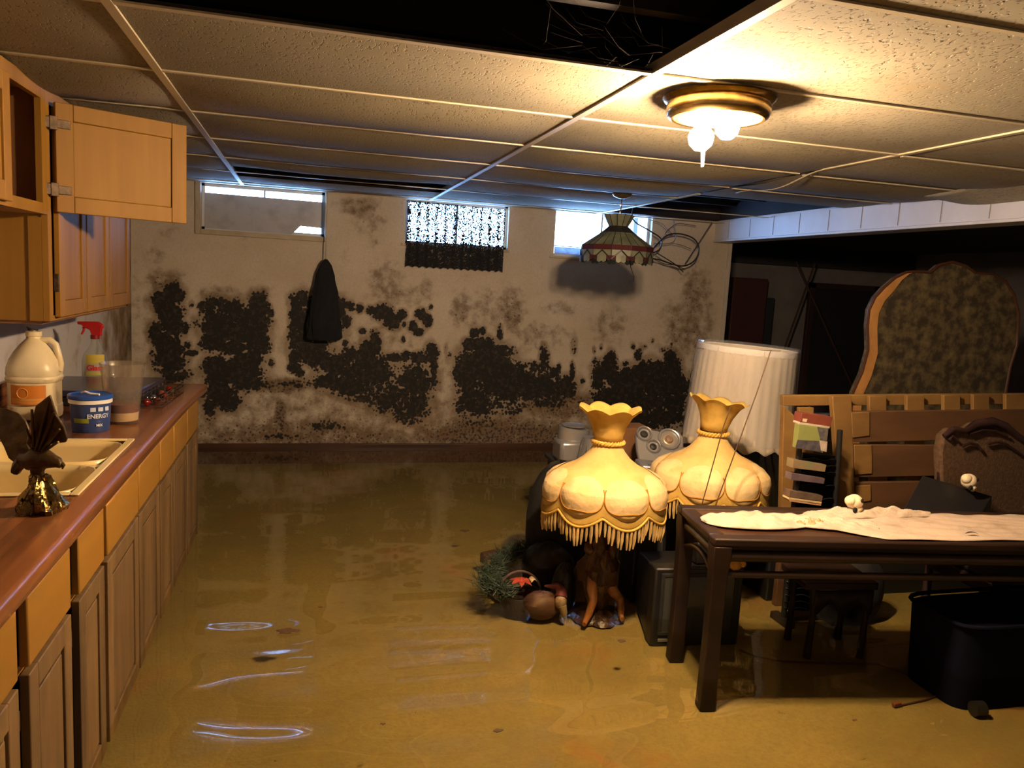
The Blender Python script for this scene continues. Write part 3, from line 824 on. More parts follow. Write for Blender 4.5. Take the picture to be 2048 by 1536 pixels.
obj('collar', MB().lathe(P0, [(.0,.222),(.019,.222),(.019,.240),(.0,.240)], 24), M('dark_red_plastic', (.20,.004,.004), rough=.4), sp)

# wipes tub
T0 = on_top(182, 860)
tb = thing('tub', 'small blue round tub with a blue lid and white rim on the worktop', 'tub', tuple(T0))
va2 = math.atan2(-T0.y, -T0.x)
obj('body', MB().lathe(T0, [(.0,0),(.056,0),(.058,.004),(.064,.104),(.064,.108),(.0,.108)], 40), M('dark_blue_tub', (.03,.065,.22), (.025,.05,.17), scale=5, rough=.4), tb)
obj('white_rim', MB().lathe(T0, [(.064,.098),(.068,.099),(.068,.112),(.064,.113)], 40), m_white, tb)
ld = obj('lid', MB().lathe(T0, [(.0,.113),(.070,.113),(.071,.116),(.070,.126),(.064,.128),(.061,.124),(.0,.123)], 40), M('bright_blue_lid', (.015,.07,.33), rough=.3), tb)
obj('bent_straw', MB().tube([T0+Vector(p) for p in [(-.03,.01,.128),(-.012,-.015,.136),(.006,-.02,.130),(.035,-.03,.129)]], .004, 8), m_white, ld)
obj('green_stripe', wrap_patch(T0, .0615, va2-.95, va2-.1, T0.z+.034, T0.z+.05, .0628), M('olive_green_print', (.22,.26,.02)), tb)
m_pw = M('white_print', (.55,.60,.72), rough=.5)
tt_ = wrap_text('ENERGY', .020, T0, .0638, va2+.40, T0.z+.057, .0006)
tt_.add(*[wrap_text('MIX', .012, T0, .063, va2+.42, T0.z+.026, .0004).v, wrap_text('MIX', .012, T0, .063, va2+.42, T0.z+.026, .0004).f])
for k in range(3):
    tt_.grid(lambda u, v: (T0.x+.0645*cos(va2-.02+.38*k+.26*u), T0.y+.0645*sin(va2-.02+.38*k+.26*u), T0.z+.074+.014*v), 6, 2)
obj('print', tt_, m_pw, tb)

# glass measuring pitcher with rust coloured dregs
G0 = on_top(246, 845)
gp = thing('pitcher', 'clear glass pitcher with rust red liquid above cream sediment in the bottom', 'pitcher', tuple(G0))
m_gl = clearmat('hazed_clear_glass', tint=(.90,.88,.84), ior=1.45, rough=.03, haze=.075, hazecol=(.7,.6,.5), bump=.2, bscale=35)  # diffuse haze in the glass stands in for its highlights
def gf(t, r, z): return (r*(1+.10*max(0, cos(t-2.2))**8*max(0, (z-.15)/.07)), z)
obj('glass_wall', MB().lathe(G0, [(.0,.001),(.052,.001),(.056,.006),(.060,.08),(.072,.205),(.076,.218),(.073,.219),(.068,.205),(.056,.08),(.052,.012),(.0,.010)], 48, gf, cap=False), m_gl, gp)
obj('sediment', MB().lathe(G0, [(.0,.011),(.050,.011),(.0535,.042),(.0,.042)], 36), M('cream_sediment', (.70,.52,.26), rough=.7), gp)
obj('red_liquid', MB().lathe(G0, [(.0,.042),(.0535,.042),(.0555,.072),(.0,.072)], 36), M('rust_red_liquid', (.16,.025,.010), rough=.15), gp)

# dark flat case, with a wire tray of small things at its side
c0, c1, c2, c3 = on_top(150, 800), on_top(292, 806), on_top(336, 768), on_top(170, 752)
c0 = Vector((-1.04, 3.42, ZK+.0005)); c1 = Vector((-.66, 3.38, ZK+.0005)); c2 = Vector((-.62, 3.86, ZK+.0005)); c3 = Vector((-1.03, 3.84, ZK+.0005))
lp = thing('flat_case', 'large flat dark blue black case lying on the far end of the worktop', 'case', tuple((c0+c2)/2))
obj('lower_shell', MB().prism([c0, c1, c2, c3], (0,0,.035)), m_black, lp, bevel=.006)
obj('lid', MB().prism([p+Vector((0,0,.036)) for p in (c0, c1, c2, c3)], (0,0,.026)), M('dark_violet_blue_lid', (.035,.028,.060), rough=.22), lp, bevel=.006)
tr = thing('wire_tray', 'small chrome wire tray of glittering odds and ends beside the dark case', 'tray', (-.60, 3.55, ZK+.0005))
wr = MB()
for z in (.004, .035, .050):
    wr.tube([(-.652,3.37,ZK+z),(-.555,3.38,ZK+z),(-.530,3.80,ZK+z),(-.612,3.84,ZK+z)], .0022, 6, closed=True)
for k in range(9):
    f_ = k/8; wr.tube([(-.652+.04*f_,3.37+.47*f_,ZK+.05),(-.652+.04*f_,3.37+.47*f_,ZK+.004),(-.555+.025*f_,3.38+.42*f_,ZK+.004),(-.555+.025*f_,3.38+.42*f_,ZK+.05)], .0016, 6)
obj('wire_frame', wr, m_chrome, tr)
m_ruby = M('ruby_glass', (.20,.01,.01), rough=.15); m_bead = M('brown_bead', (.15,.05,.03), rough=.3)
for k, (x_, y_, mt, lab) in enumerate([(-.615,3.41,m_ruby,'red glass trinket at the near end of the chrome wire tray'), (-.585,3.46,m_bead,'brown bead beside the nearest red trinket in the wire tray'),
    (-.610,3.52,m_chrome,'silvery knob between the red trinkets in the wire tray'), (-.575,3.58,m_ruby,'middle red glass trinket in the chrome wire tray'), (-.600,3.65,m_bead,'larger brown bead in the middle of the wire tray'),
    (-.565,3.71,m_brass,'brass coloured trinket near the far end of the wire tray'), (-.585,3.77,m_ruby,'red glass trinket at the far end of the wire tray')]):
    o = obj('trinket', MB().ball((x_, y_, ZK+.020), .015, .014, .014, 12, 8, jit=.2, seed=k), mt)
    tag(o, lab, 'trinket', 'trinkets in the wire tray')
# green bottle, far left
gb = onz(12, 770, ZK); gb = Vector((-1.085, 3.14, ZK+.0005))
o = thing('bottle', 'slim dark green glass bottle at the left edge behind the jug', 'bottle', tuple(gb))
obj('glass_body', MB().lathe(gb, [(.0,0),(.026,0),(.029,.006),(.029,.12),(.024,.150),(.012,.178),(.010,.215),(.012,.217),(.012,.226),(.0,.226)], 28), M('dark_green_glass', (.02,.03,.012), (.03,.025,.03), scale=8, rough=.12, coat=.5), o)
# white brush lying by the tap
o = thing('dish_brush', 'white plastic dish brush lying beside the jug foot', 'brush', (-.98, 2.93, ZK+.0005))
obj('handle', MB().tube([(-1.08,2.87,ZK+.014),(-1.0,2.90,ZK+.018),(-.93,2.93,ZK+.022)], [.005,.006,.007], 10), m_white, o)
obj('head', MB().box(-.948,-.915,2.915,2.95,ZK+.001,ZK+.020), M('yellowed_bristles', (.62,.52,.30), rough=.9), o, bevel=.003)
# reddish block beyond left edge
o = obj('storage_box', MB().box(-1.115,-1.00,2.62,2.84,ZK+.001,ZK+.085), M('reddish_wood_box', (.26,.085,.03), (.20,.06,.02), scale=6, rough=.45), bevel=.004)
tag(o, 'reddish wooden box on the worktop at the left edge of the photo', 'box')

# ---- bronze eagle
E0 = on_top(82, 1022); ES = E0.y/F_PX*.985
eg = thing('eagle_figurine', 'bronze eagle figurine with raised wings landing on a rocky base', 'figurine', tuple(E0))
rt = Vector((R[0][0], R[1][0], 0)).normalized(); fw = Vector((-rt.y, rt.x, 0))
def ep(px, py, d=0):     # picture offsets turned into real sizes about the base
    return E0+rt*((px-82)*ES)+Vector((0,0,(1030-py)*ES))+fw*d
rk = MB(); rnd = random.Random(9)
rk.lathe(E0, [(.0,0),(.043,0),(.046,.012),(.034,.045),(.018,.075),(.0,.085)], 28, lambda t_, r, z: (r*(1+.22*sin(5*t_+z*60)+.12*sin(11*t_)), z*(1+.1*sin(3*t_))))
for k in range(26):
    a_ = rnd.uniform(0, 2*PI); h = rnd.uniform(0, .07); rr = .042*(1-h/.1)
    rk.ball(E0+Vector((rr*cos(a_), rr*sin(a_), h+.008)), .010, .010, rnd.uniform(.010,.020), 8, 6, jit=.4, seed=k)
m_gb = M('glossy_antique_gold', (.10,.065,.022), (.28,.18,.05), scale=26, rough=.22, metal=.95, bump=.5)
obj('rocky_base', rk, m_gb, eg)
body = MB()
ln = [(45,930,.012,.0),(62,935,.022,.0),(78,928,.026,0),(95,930,.022,-.005),(108,932,.016,-.008),(120,934,.012,-.01),(127,940,.006,-.012)]
body.tube([ep(p[0], p[1], p[3]) for p in ln], [p[2]*1.05 for p in ln], 14)
body.tube([ep(127,936,-.01), ep(131,938,-.012), ep(129,945,-.012)], [.006,.0045,.0015], 8)
body.tube([ep(52,935,.0), ep(35,950,.012), ep(28,962,.015)], [.016,.013,.010], 8)
body.tube([ep(75,940), ep(72,958), ep(80,968)], [.014,.009,.006], 8)
body.tube([ep(88,938), ep(82,955), ep(86,968)], [.012,.009,.006], 8)
obj('body', body, m_bronze, eg)
def wing(outline, d0, d1, t_):
    n = len(outline); pts = [ep(p[0], p[1], d0+(d1-d0)*p[2]) for p in outline]
    return MB().prism(pts, fw*t_)
w1_ = [(88,940,0),(62,900,.1),(75,880,.3),(80,868,.35),(78,855,.45),(88,838,.55),(92,826,.6),(104,818,.7),(112,812,.8),(126,803,1),(128,812,.95),(133,840,.8),(142,862,.6),(145,885,.5),(140,893,.4),(122,896,.3),(108,900,.2),(98,918,.1)]
obj('wing', wing(w1_, -.005, -.05, .007), m_bronze, eg, bevel=.002)
w2_ = [(70,935,0),(60,905,.1),(62,880,.3),(55,862,.4),(42,850,.6),(25,845,.8),(8,842,.95),(2,848,1),(6,865,.9),(8,885,.8),(14,900,.6),(22,915,.4),(30,935,.2),(42,945,.1)]
obj('wing', wing([(82-(82-p[0])*1.22, p[1], p[2]) for p in w2_], .006, .025, .007), m_bronze, eg, bevel=.002)
fe = MB()
for (p, q) in [((80,915),(124,812)),((86,915),(132,835)),((92,912),(141,865)),((98,912),(138,888)),((76,905),(92,832)),((74,900),(82,868))]:
    fe.tube([ep(p[0],p[1],-.012), ep(q[0],q[1],-.045)], [.004,.0025], 6)
obj('feather_ridges', fe, m_bronze, eg)

# ================================================================ KITCHEN, WALL UNITS
XU = -.83; ZU0, ZU1 = 1.07, 1.835
cab = thing('wall_cabinet', 'tall oak wall cabinet with three closed doors beyond the open one', 'cabinet', (XU-.15, 3.5, ZU0), group='oak wall cabinets')
obj('body', MB().box(XL+.001, XU-.020, 2.95, 4.14, ZU0, ZU1), m_oak, cab, smooth=False)
obj('face_frame', MB().box(XU-.020, XU-.001, 2.945, 2.985, ZU0, ZU1).box(XU-.020, XU-.001, 2.985, 4.145, ZU0, ZU0+.018).box(XU-.020, XU-.001, 2.985, 4.145, ZU1-.05, ZU1).box(XU-.020, XU-.001, 4.12, 4.145, ZU0, ZU1), m_oak, cab, smooth=False)
obj('side_panel_trim', MB().box(XU-.06, XU-.021, 2.944, 2.9499, ZU0, ZU1-.42), m_oak, cab, smooth=False)
for (a_, b_) in ((2.998,3.335),(3.350,3.700),(3.715,4.110)):
    d_ = obj('door', shaker_x(XU+.019, a_, b_, ZU0+.012, ZU1-.052, fr=.055, rec=.007), m_oak, cab, bevel=.0025)
    obj('hinge', MB().box(XU+.001, XU+.017, a_-.010, a_-.001, ZU0+.10, ZU0+.16), m_hinge, d_, bevel=.001)
obj('under_rail', MB().box(XL+.001, XU-.03, 2.96, 4.13, ZU0-.012, ZU0-.0005), m_oak_in, cab, smooth=False)

ZS = 1.425
ca = thing('wall_cabinet', 'short oak wall cabinet above the sink with its door swung open', 'cabinet', (XU-.15, 2.6, ZS), group='oak wall cabinets')
bx = MB()
y0, y1, th = 1.75, 2.944, .014
bx.box(XL+.001, XU-.02, y0, y1, ZS, ZS+th).box(XL+.001, XU-.02, y0, y1, ZU1-th, ZU1).box(XL+.001, XU-.02, y0, y0+th, ZS+th, ZU1-th).box(XL+.001, XU-.02, y1-th, y1, ZS+th, ZU1-th).box(XL+.001, XL+th, y0+th, y1-th, ZS+th, ZU1-th)
obj('body', bx, m_oak_in, ca, smooth=False)
ff = MB()
for (a_, b_) in ((y0,y0+.04),(2.15,2.20),(2.535,2.585),(2.90,2.944)): ff.box(XU-.02, XU-.001, a_, b_, ZS, ZU1)
ff.box(XU-.02, XU-.0015, y0+.04, 2.9, ZS, ZS+.035).box(XU-.02, XU-.0015, y0+.04, 2.9, ZU1-.045, ZU1)
obj('face_frame', ff, m_oak, ca, smooth=False)
obj('stop_block', MB().box(XU-.035, XU-.021, 2.60, 2.618, ZS+.05, ZS+.11), m_oak, ca, smooth=False)
obj('door', shaker_x(XU+.019, 2.185, 2.565, ZS+.012, ZU1-.045, fr=.055, rec=.007), m_oak, ca, bevel=.0025)
obj('door', shaker_x(XU+.019, 1.79, 2.17, ZS+.012, ZU1-.045, fr=.055, rec=.007), m_oak, ca, bevel=.0025)
# the open door, seen from its inner side
H0 = Vector((XU+.012, 2.965, 0)); H1 = Vector((-.435, 3.20, 0))
dv = (H1-H0); DL = dv.length; dv.normalize(); nv = Vector((dv.y, -dv.x, 0))      # nv points at the camera side
def dbox(m, u0, u1, z0, z1, t0, t1):
    c_ = H0+dv*(u0+u1)/2+nv*(t0+t1)/2; c_.z = (z0+z1)/2
    m.obox(c_, dv*(u1-u0)/2, nv*(t1-t0)/2, Vector((0,0,(z1-z0)/2)))
od = MB(); za, zb = ZS+.012, ZU1-.040; fr = .055
dbox(od, .01, .01+fr, za, zb, -.019, 0); dbox(od, DL-fr, DL, za, zb, -.019, 0)
dbox(od, .01+fr, DL-fr, za, za+fr, -.019, 0); dbox(od, .01+fr, DL-fr, zb-fr, zb, -.019, 0)
dbox(od, .01+fr, DL-fr, za+fr, zb-fr, -.013, -.006)
dd = obj('door', od, m_oak, ca, bevel=.0025)
for zc in (ZS+.085, ZU1-.11):
    h = MB(); dbox(h, .012, .055, zc-.014, zc+.014, .0, .006); dbox(h, -.01, .014, zc-.022, zc+.022, -.004, .012)
    dbox(h, -.05, -.008, zc-.018, zc+.018, -.006, .010)
    obj('hinge', h, m_hinge, dd, bevel=.0015)
# ================================================================ HANGING LAMP, CURTAIN, CLOTH, WIRES
TC = Vector((1.80, 4.42, 1.515))
tl = thing('hanging_lamp', 'stained glass hanging lampshade with a dark red band and scalloped dark fringe', 'lamp', (1.81, 4.42, ZC-.01))
m_tglass = M('grey_green_ripple_glass', (.27,.29,.21), (.17,.19,.13), scale=14, rough=.45, trans=.45, bump=.2)
m_maroon = M('maroon_glass', (.045,.008,.010), rough=.75, spec=.2)
m_lead = M('dark_leading', (.012,.010,.012), rough=.5)
NS = 12
def poly_lathe(m, c, p, q, n=NS, a0=0, gap=0, idx=None):
    for k in range(n):
        if idx is not None and k not in idx: continue
        A, B = a0+2*PI*(k+gap)/n, a0+2*PI*(k+1-gap)/n
        vs = [(c.x+r*cos(a), c.y+r*sin(a), c.z+z) for (r, z), a in ((p, A), (p, B), (q, B), (q, A))]
        m.add(vs, [(0,1,2,3)])
    return m
crown = poly_lathe(MB(), TC, (.090,.200), (.055,.135))
sk_ = obj('crown', crown, m_tglass, tl, solid=.003, smooth=False)
obj('collar_band', poly_lathe(poly_lathe(MB(), TC, (.055,.135), (.066,.122)), TC, (.066,.122), (.100,.095)), m_lead, tl, solid=.004, smooth=False)
obj('glass_panels', poly_lathe(MB(), TC, (.098,.097), (.212,.018)), m_tglass, tl, solid=.003, smooth=False)
obj('red_band', poly_lathe(MB(), TC, (.214,.018), (.216,-.012)), m_maroon, tl, solid=.004, smooth=False)
obj('lower_glass', poly_lathe(MB(), TC, (.216,-.012), (.216,-.045)), m_tglass, tl, solid=.003, smooth=False)
for k in range(NS):
    for j in range(4):
        a0 = 2*PI*(k+j/4)/NS; a1 = 2*PI*(k+(j+1)/4)/NS; r = .217
        zb = [-.066,-.078,-.078,-.066][j]
        P = lambda a, z: (TC.x+r*cos(a), TC.y+r*sin(a), TC.z+z)
        obj('scallop', MB().add([P(a0,-.045), P(a1,-.045), P(a1,zb), P((a0+a1)/2,zb-.008), P(a0,zb)], [(0,1,2,3,4)]), m_maroon if j in (0,3) else m_tglass, tl, solid=.003, smooth=False)
ldm = MB()
for k in range(NS):
    a = 2*PI*k/NS; ca, sa = cos(a), sin(a)
    ldm.tube([(TC.x+r*ca, TC.y+r*sa, TC.z+z) for r, z in ((.091,.201),(.056,.135),(.099,.096),(.214,.018),(.217,-.045))], .0028, 5)
    a = 2*PI*(k+.5)/NS
    ldm.tube([(TC.x+r*cos(a)*.968, TC.y+r*sin(a)*.968, TC.z+z) for r, z in ((.099,.096),(.217,.017))], .002, 5)
    for s_ in (-1, 1): 
        b2 = 2*PI*(k+.5+s_*.5)/NS
        ldm.tube([(TC.x+.219*cos(a)*.985, TC.y+.219*sin(a)*.985, TC.z-.014), (TC.x+.219*cos(b2), TC.y+.219*sin(b2), TC.z-.066)], .0035, 5)
obj('leading', ldm, m_lead, tl)
obj('canopy', MB().lathe((1.81,4.42,ZC-.008), [(.0,-.030),(.02,-.028),(.05,-.016),(.058,-.006),(.058,0),(.0,0)], 32), M('aged_brass_canopy', (.30,.22,.14), rough=.3, metal=.8), tl)
ch = MB()
for k in range(6):
    z = ZC-.05-.022*k; c_ = Vector((1.808, 4.42, z))
    u_ = Vector((1,0,0)) if k % 2 else Vector((0,1,0))
    ch.tube([c_+u_*.005*cos(a)+Vector((0,0,.013*sin(a))) for a in [2*PI*i/10 for i in range(10)]], .0016, 5, closed=True)
ch.tube([(1.808,4.42,ZC-.16), (1.804,4.42,TC.z+.10)], .004, 6)
obj('chain', ch, m_brass, tl)
obj('cord', MB().tube([(1.87,4.40,TC.z-.03),(1.885,4.39,TC.z-.10),(1.905,4.38,TC.z-.155),(1.907,4.38,TC.z-.185)], .0028, 6), m_black, tl)

# lace curtain in the middle window
def lace_material():
    m, nt, b = newmat('black_lace'); L = nt.links; out = nt.nodes['Material Output']
    b.inputs['Base Color'].default_value = (.006,.006,.009,1); b.inputs['Roughness'].default_value = .9
    tc = N(nt, 'ShaderNodeTexCoord'); mp = N(nt, 'ShaderNodeMapping'); L.new(tc.outputs['UV'], mp.inputs[0])
    w_ = N(nt, 'ShaderNodeTexNoise'); w_.inputs['Scale'].default_value = 19; w_.inputs['Detail'].default_value = 1.5; w_.inputs['Distortion'].default_value = 2.2
    L.new(mp.outputs[0], w_.inputs['Vector'])
    sb = N(nt, 'ShaderNodeMath', operation='SUBTRACT'); L.new(w_.outputs[0], sb.inputs[0]); sb.inputs[1].default_value = .5
    ab = N(nt, 'ShaderNodeMath', operation='ABSOLUTE'); L.new(sb.outputs[0], ab.inputs[0])
    sx = N(nt, 'ShaderNodeSeparateXYZ'); L.new(tc.outputs['UV'], sx.inputs[0])
    th = N(nt, 'ShaderNodeMapRange'); L.new(sx.outputs[1], th.inputs[0]); th.inputs[1].default_value = 0; th.inputs[2].default_value = .5
    th.inputs[3].default_value = .12; th.inputs[4].default_value = .052
    sn = N(nt, 'ShaderNodeMath', operation='SINE'); mu = N(nt, 'ShaderNodeMath', operation='MULTIPLY'); L.new(sx.outputs[0], mu.inputs[0]); mu.inputs[1].default_value = 2*PI*11/1.6; L.new(mu.outputs[0], sn.inputs[0])
    pw = N(nt, 'ShaderNodeMapRange'); L.new(sn.outputs[0], pw.inputs[0]); pw.inputs[1].default_value = .2; pw.inputs[2].default_value = 1; pw.inputs[3].default_value = 0; pw.inputs[4].default_value = .075
    ad = N(nt, 'ShaderNodeMath', operation='ADD'); L.new(th.outputs[0], ad.inputs[0]); L.new(pw.outputs[0], ad.inputs[1])
    gt = N(nt, 'ShaderNodeMath', operation='GREATER_THAN'); L.new(ab.outputs[0], gt.inputs[0]); L.new(ad.outputs[0], gt.inputs[1])
    vz = N(nt, 'ShaderNodeTexVoronoi'); vz.inputs['Scale'].default_value = 70; L.new(mp.outputs[0], vz.inputs['Vector'])
    g2 = N(nt, 'ShaderNodeMath', operation='LESS_THAN'); L.new(vz.outputs[0], g2.inputs[0]); g2.inputs[1].default_value = .52
    ml = N(nt, 'ShaderNodeMath', operation='MULTIPLY'); L.new(gt.outputs[0], ml.inputs[0]); L.new(g2.outputs[0], ml.inputs[1])
    t_ = N(nt, 'ShaderNodeBsdfTransparent'); mx = N(nt, 'ShaderNodeMixShader')
    L.new(ml.outputs[0], mx.inputs[0]); L.new(b.outputs[0], mx.inputs[1]); L.new(t_.outputs[0], mx.inputs[2]); L.new(mx.outputs[0], out.inputs[0])
    return m
cu = MB(); NU, NV = 240, 24
def cfn(u, v):
    x = .705+.735*u
    y = 5.770+.008*sin(2*PI*u*11+1.5*sin(9*u))*(.5+.5*(1-v))
    zb = 1.352+.012*abs(sin(PI*u*14))
    return (x, y, zb+(1.835-.012*u-zb)*v)
cu.grid(cfn, NU, NV)
co = obj('lace_curtain', cu, lace_material())
uv = co.data.uv_layers.new(name='UVMap')
idx = np.zeros(len(co.data.loops), dtype=np.int32); co.data.loops.foreach_get('vertex_index', idx)
arr = np.stack([(idx % NU)/(NU-1)*1.6, (idx//NU)/(NV-1)], 1).astype(np.float32); uv.data.foreach_set('uv', arr.ravel())
tag(co, 'black lace curtain with scalloped hem hanging in the middle window', 'curtain')
o = obj('curtain_rod', MB().tube([(.69,5.765,1.835),(1.46,5.765,1.823)], .004, 8), m_white)
tag(o, 'thin white rod holding the black lace curtain at the middle window', 'curtain rod')

# black bag hung on a cord
hb = thing('hanging_cloth', 'dark blue black bundled cloth hanging from a cord between two windows', 'cloth', (.138, 5.70, 1.36))
def hcl(t_, r, z):
    return r*(1+.10*sin(6*t_+z*20)+.05*sin(13*t_)), z
hc = MB().lathe((.138, 5.725, .80), [(.0,.005),(.095,.0),(.115,.02),(.113,.10),(.100,.22),(.082,.34),(.060,.46),(.040,.53),(.018,.565),(.006,.575),(.0,.576)], 40, hcl)
hc.v = [(x, 5.725+(y-5.725)*.5, z) for x, y, z in hc.v]
obj('cloth_body', hc, M('blue_black_cloth', (.003,.004,.008), (.006,.007,.010), scale=20, rough=.95, bump=.3), hb)
obj('cord', MB().tube([(.138,5.725,1.37),(.134,5.74,1.845)], .0045, 6), m_trimw, hb)

# cables
m_cable = M('black_cable', (.010,.009,.010), rough=.5)
def W(px, py, y): return ony(px, py, y)
cb_ = thing('cable_coil', 'black cable hanging in a wide loop right of the stained glass lamp', 'cable', tuple(W(1360,460,5.6)))
lp_ = [(1265,437),(1300,462),(1322,478),(1318,500),(1290,512),(1320,520),(1362,532),(1388,522),(1398,498),(1388,478),(1362,468),(1336,470),(1316,486),(1305,498)]
obj('loop', MB().tube(smooth_path([(W(*lp_[0], 5.55).x, 5.5, 1.962)]+[W(x, y, 5.55+.01*sin(k)) for k, (x, y) in enumerate(lp_)]), .0055, 8), m_cable, cb_)
obj('loose_end', MB().tube(smooth_path([W(x, y, 5.56) for x, y in [(1312,505),(1340,522),(1356,533),(1366,544)]]), .004, 8), m_cable, cb_)
for li, (pts, lab) in enumerate([
   ([(1302,440),(1322,447),(1334,458),(1345,470),(1330,468),(1345,452),(1360,447),(1392,452)], 'tangled thin brown wire at the ceiling right of the third window'),
   ([(1348,440),(1350,460),(1352,472),(1346,484),(1330,488),(1308,486)], 'thin brown wire drooping over the coiled black cable'),
   ([(1345,487),(1362,490),(1382,498)], 'short brown wire end inside the black cable loop'),
   ([(1300,515),(1330,528),(1350,530),(1368,538)], 'thin black wire tied along the bottom of the cable loop'),
   ([(1424,445),(1398,485),(1370,528)], 'straight slanting wire under the end of the white beam')]):
    o = obj('wire', MB().tube(smooth_path([W(x, y, 5.64+.01*(k % 2)) for k, (x, y) in enumerate(pts)]), .0026 if li != 4 else .004, 6), m_cable if li == 3 else M('brown_wire', (.07,.045,.04), rough=.6))
    tag(o, lab, 'wire', 'loose wires by the third window')
# cobwebs in the missing-panel gap
m_web = M('dusty_cobweb', (.16,.13,.12), rough=1)
rnd = random.Random(3)
cwm = MB()
for k in range(26):
    p = Vector((rnd.uniform(.55,.85), rnd.uniform(1.70,1.94), ZC+rnd.uniform(.0,.02)))
    q_ = p+Vector((rnd.uniform(-.22,.0), rnd.uniform(-.15,.05), rnd.uniform(.0,.08)))
    mid = (p+q_)/2+Vector((0,0,-rnd.uniform(.0,.04)))
    cwm.tube([p, mid, q_], rnd.uniform(.0001,.00025), 4)
o = obj('cobweb', cwm, m_web); o['kind'] = 'stuff'; tag(o, 'dusty cobweb strands in the corner of the missing ceiling panels', 'cobweb')

# ================================================================ FRINGED LAMPS
def fringed_lamp(base, label, turn=0, s=1.0, tilt=0):
    t_ = thing('fringed_lamp', label, 'lamp', (0,0,0))
    NL = 8
    def lob(a): return abs(sin(NL/2*(a)))
    a0 = turn
    z0 = -ZF   # local z of the water surface above the floor
    H = lambda z: z-ZF
    def flare(t, r, z):
        k = max(0, (z-H(.73))/.09)
        return r*(1+.08*k*lob(t-a0)), z+k*.026*(lob(t-a0)-.5)
    top = MB().lathe((0,0,0), [(.060,H(.652)),(.064,H(.68)),(.076,H(.72)),(.098,H(.76)),(.122,H(.785)),(.132,H(.79))], 96, flare, cap=False)
    obj('flared_collar', top, m_shade_g, t_, solid=.002, local=True)
    def bodyf(t, r, z):
        k = np.clip((H(.60)-z)/(H(.60)-H(.44)), 0, 1)
        return r*(1+.075*k*lob(t-a0)-.03*k), z-(.050*k**3*lob(t-a0))
    prof = [(.060,H(.652)),(.062,H(.635)),(.075,H(.610)),(.103,H(.578)),(.140,H(.552)),(.190,H(.530)),(.232,H(.508)),(.256,H(.480)),(.263,H(.450)),(.262,H(.435))]
    obj('shade', MB().lathe((0,0,0), prof, 128, bodyf, cap=False), m_shade, t_, solid=.002, local=True)
    # padded pale panels standing a little proud, one per lobe
    for k in range(NL):
        ac = a0+PI/NL*(2*k+1)
        hw = PI/NL*1.0
        def pf(u, v, ac=ac, hw=hw):
            rr = v; an = 2*PI*u
            du = math.copysign(abs(cos(an))**.5, cos(an))*rr; dv = sin(an)*rr
            a = ac+du*hw
            zz = .484+dv*.052-(.018 if dv < 0 else 0)*abs(dv)-.008*abs(du)
            zq = H(zz)
            kz = np.clip((H(.60)-zq)/(H(.60)-H(.44)), 0, 1)
            rad = np.interp(zz, [.40,.435,.45,.48,.508,.530,.552,.578], [.262,.262,.263,.256,.232,.190,.140,.103])
            rad = rad*(1+.075*kz*lob(a-a0)-.03*kz)+.0035+.004*(1-rr**2)
            return (rad*cos(a), rad*sin(a), zq)
        pn = obj('panel', MB().grid(pf, 40, 8, cu=True), m_panel, t_, local=True)
        seam = MB().tube([pf((17+i)/40, 1) for i in range(0, 27)], .0028, 6)
        obj('seam', seam, m_rust, pn, local=True)
    def skirt(t, r, z):
        return r*(1+.045*lob(t-a0)-.015), z-.043*lob(t-a0)
    obj('skirt', MB().lathe((0,0,0), [(.258,H(.455)),(.262,H(.43)),(.264,H(.405)),(.264,H(.392))], 128, skirt, cap=False), m_shade_g, t_, solid=.002, local=True)
    for rr, zz in ((.2665,.392),):
        obj('cord_trim', MB().tube([(rr*(.985+.045*lob(a-a0))*cos(a), rr*(.985+.045*lob(a-a0))*sin(a), H(zz)-.043*lob(a-a0)) for a in [2*PI*i/160 for i in range(160)]], .005, 8, closed=True), m_cord, t_, local=True)
    rnd = random.Random(7); fr = MB()
    for i in range(92):
        a = 2*PI*i/92; L_ = rnd.uniform(.066,.086); r = .263*(.985+.045*lob(a-a0)); zt_ = H(.394)-.043*lob(a-a0)
        w_ = rnd.uniform(.0058,.0080); j = rnd.uniform(-.02,.02)
        fr.tube([(r*cos(a), r*sin(a), zt_), ((r+.001)*cos(a+j*.5), (r+.001)*sin(a+j*.5), zt_-L_*.55), ((r-.003)*cos(a+j), (r-.003)*sin(a+j), zt_-L_)], [w_*.8, w_, w_*.45], 6)
    f_ = obj('fringe', fr, m_fringe, t_, local=True)
    # twisted rope round the neck
    for ph in (0, PI):
        pts = []
        for i in range(120):
            a = 2*PI*i/120; tw = 14*a+ph
            r = .0665+.005*cos(tw); pts.append((r*cos(a), r*sin(a), H(.650)+.005*sin(tw)))
        rp = obj('neck_rope', MB().tube(pts, .0052, 6, closed=True), m_cord, t_, local=True)
    # wire ring and pole
    fm = MB().tube([(.0,.0,.10),(.0,.0,H(.62))], .009, 10)
    for k in range(4): fm.tube([(0,0,H(.60)),(.058*cos(k*PI/2),.058*sin(k*PI/2),H(.645))], .002, 5)
    obj('pole', fm, m_bronze, t_, local=True)
    return t_
f1 = fringed_lamp(None, 'cream fringed Victorian lamp with a figure base, standing left of the table in the water', turn=math.radians(-112))
f1.location = (1.236, 2.98, ZF); f1.scale = (.965,.965,1)
m_fig = M('painted_bronze_figure', (.055,.028,.014), (.14,.075,.03), scale=22, rough=.35, metal=.3, bump=.5)
m_leg = M('orange_tan_glazed_figure', (.36,.15,.04), (.20,.075,.02), scale=18, rough=.3)
fb = MB()
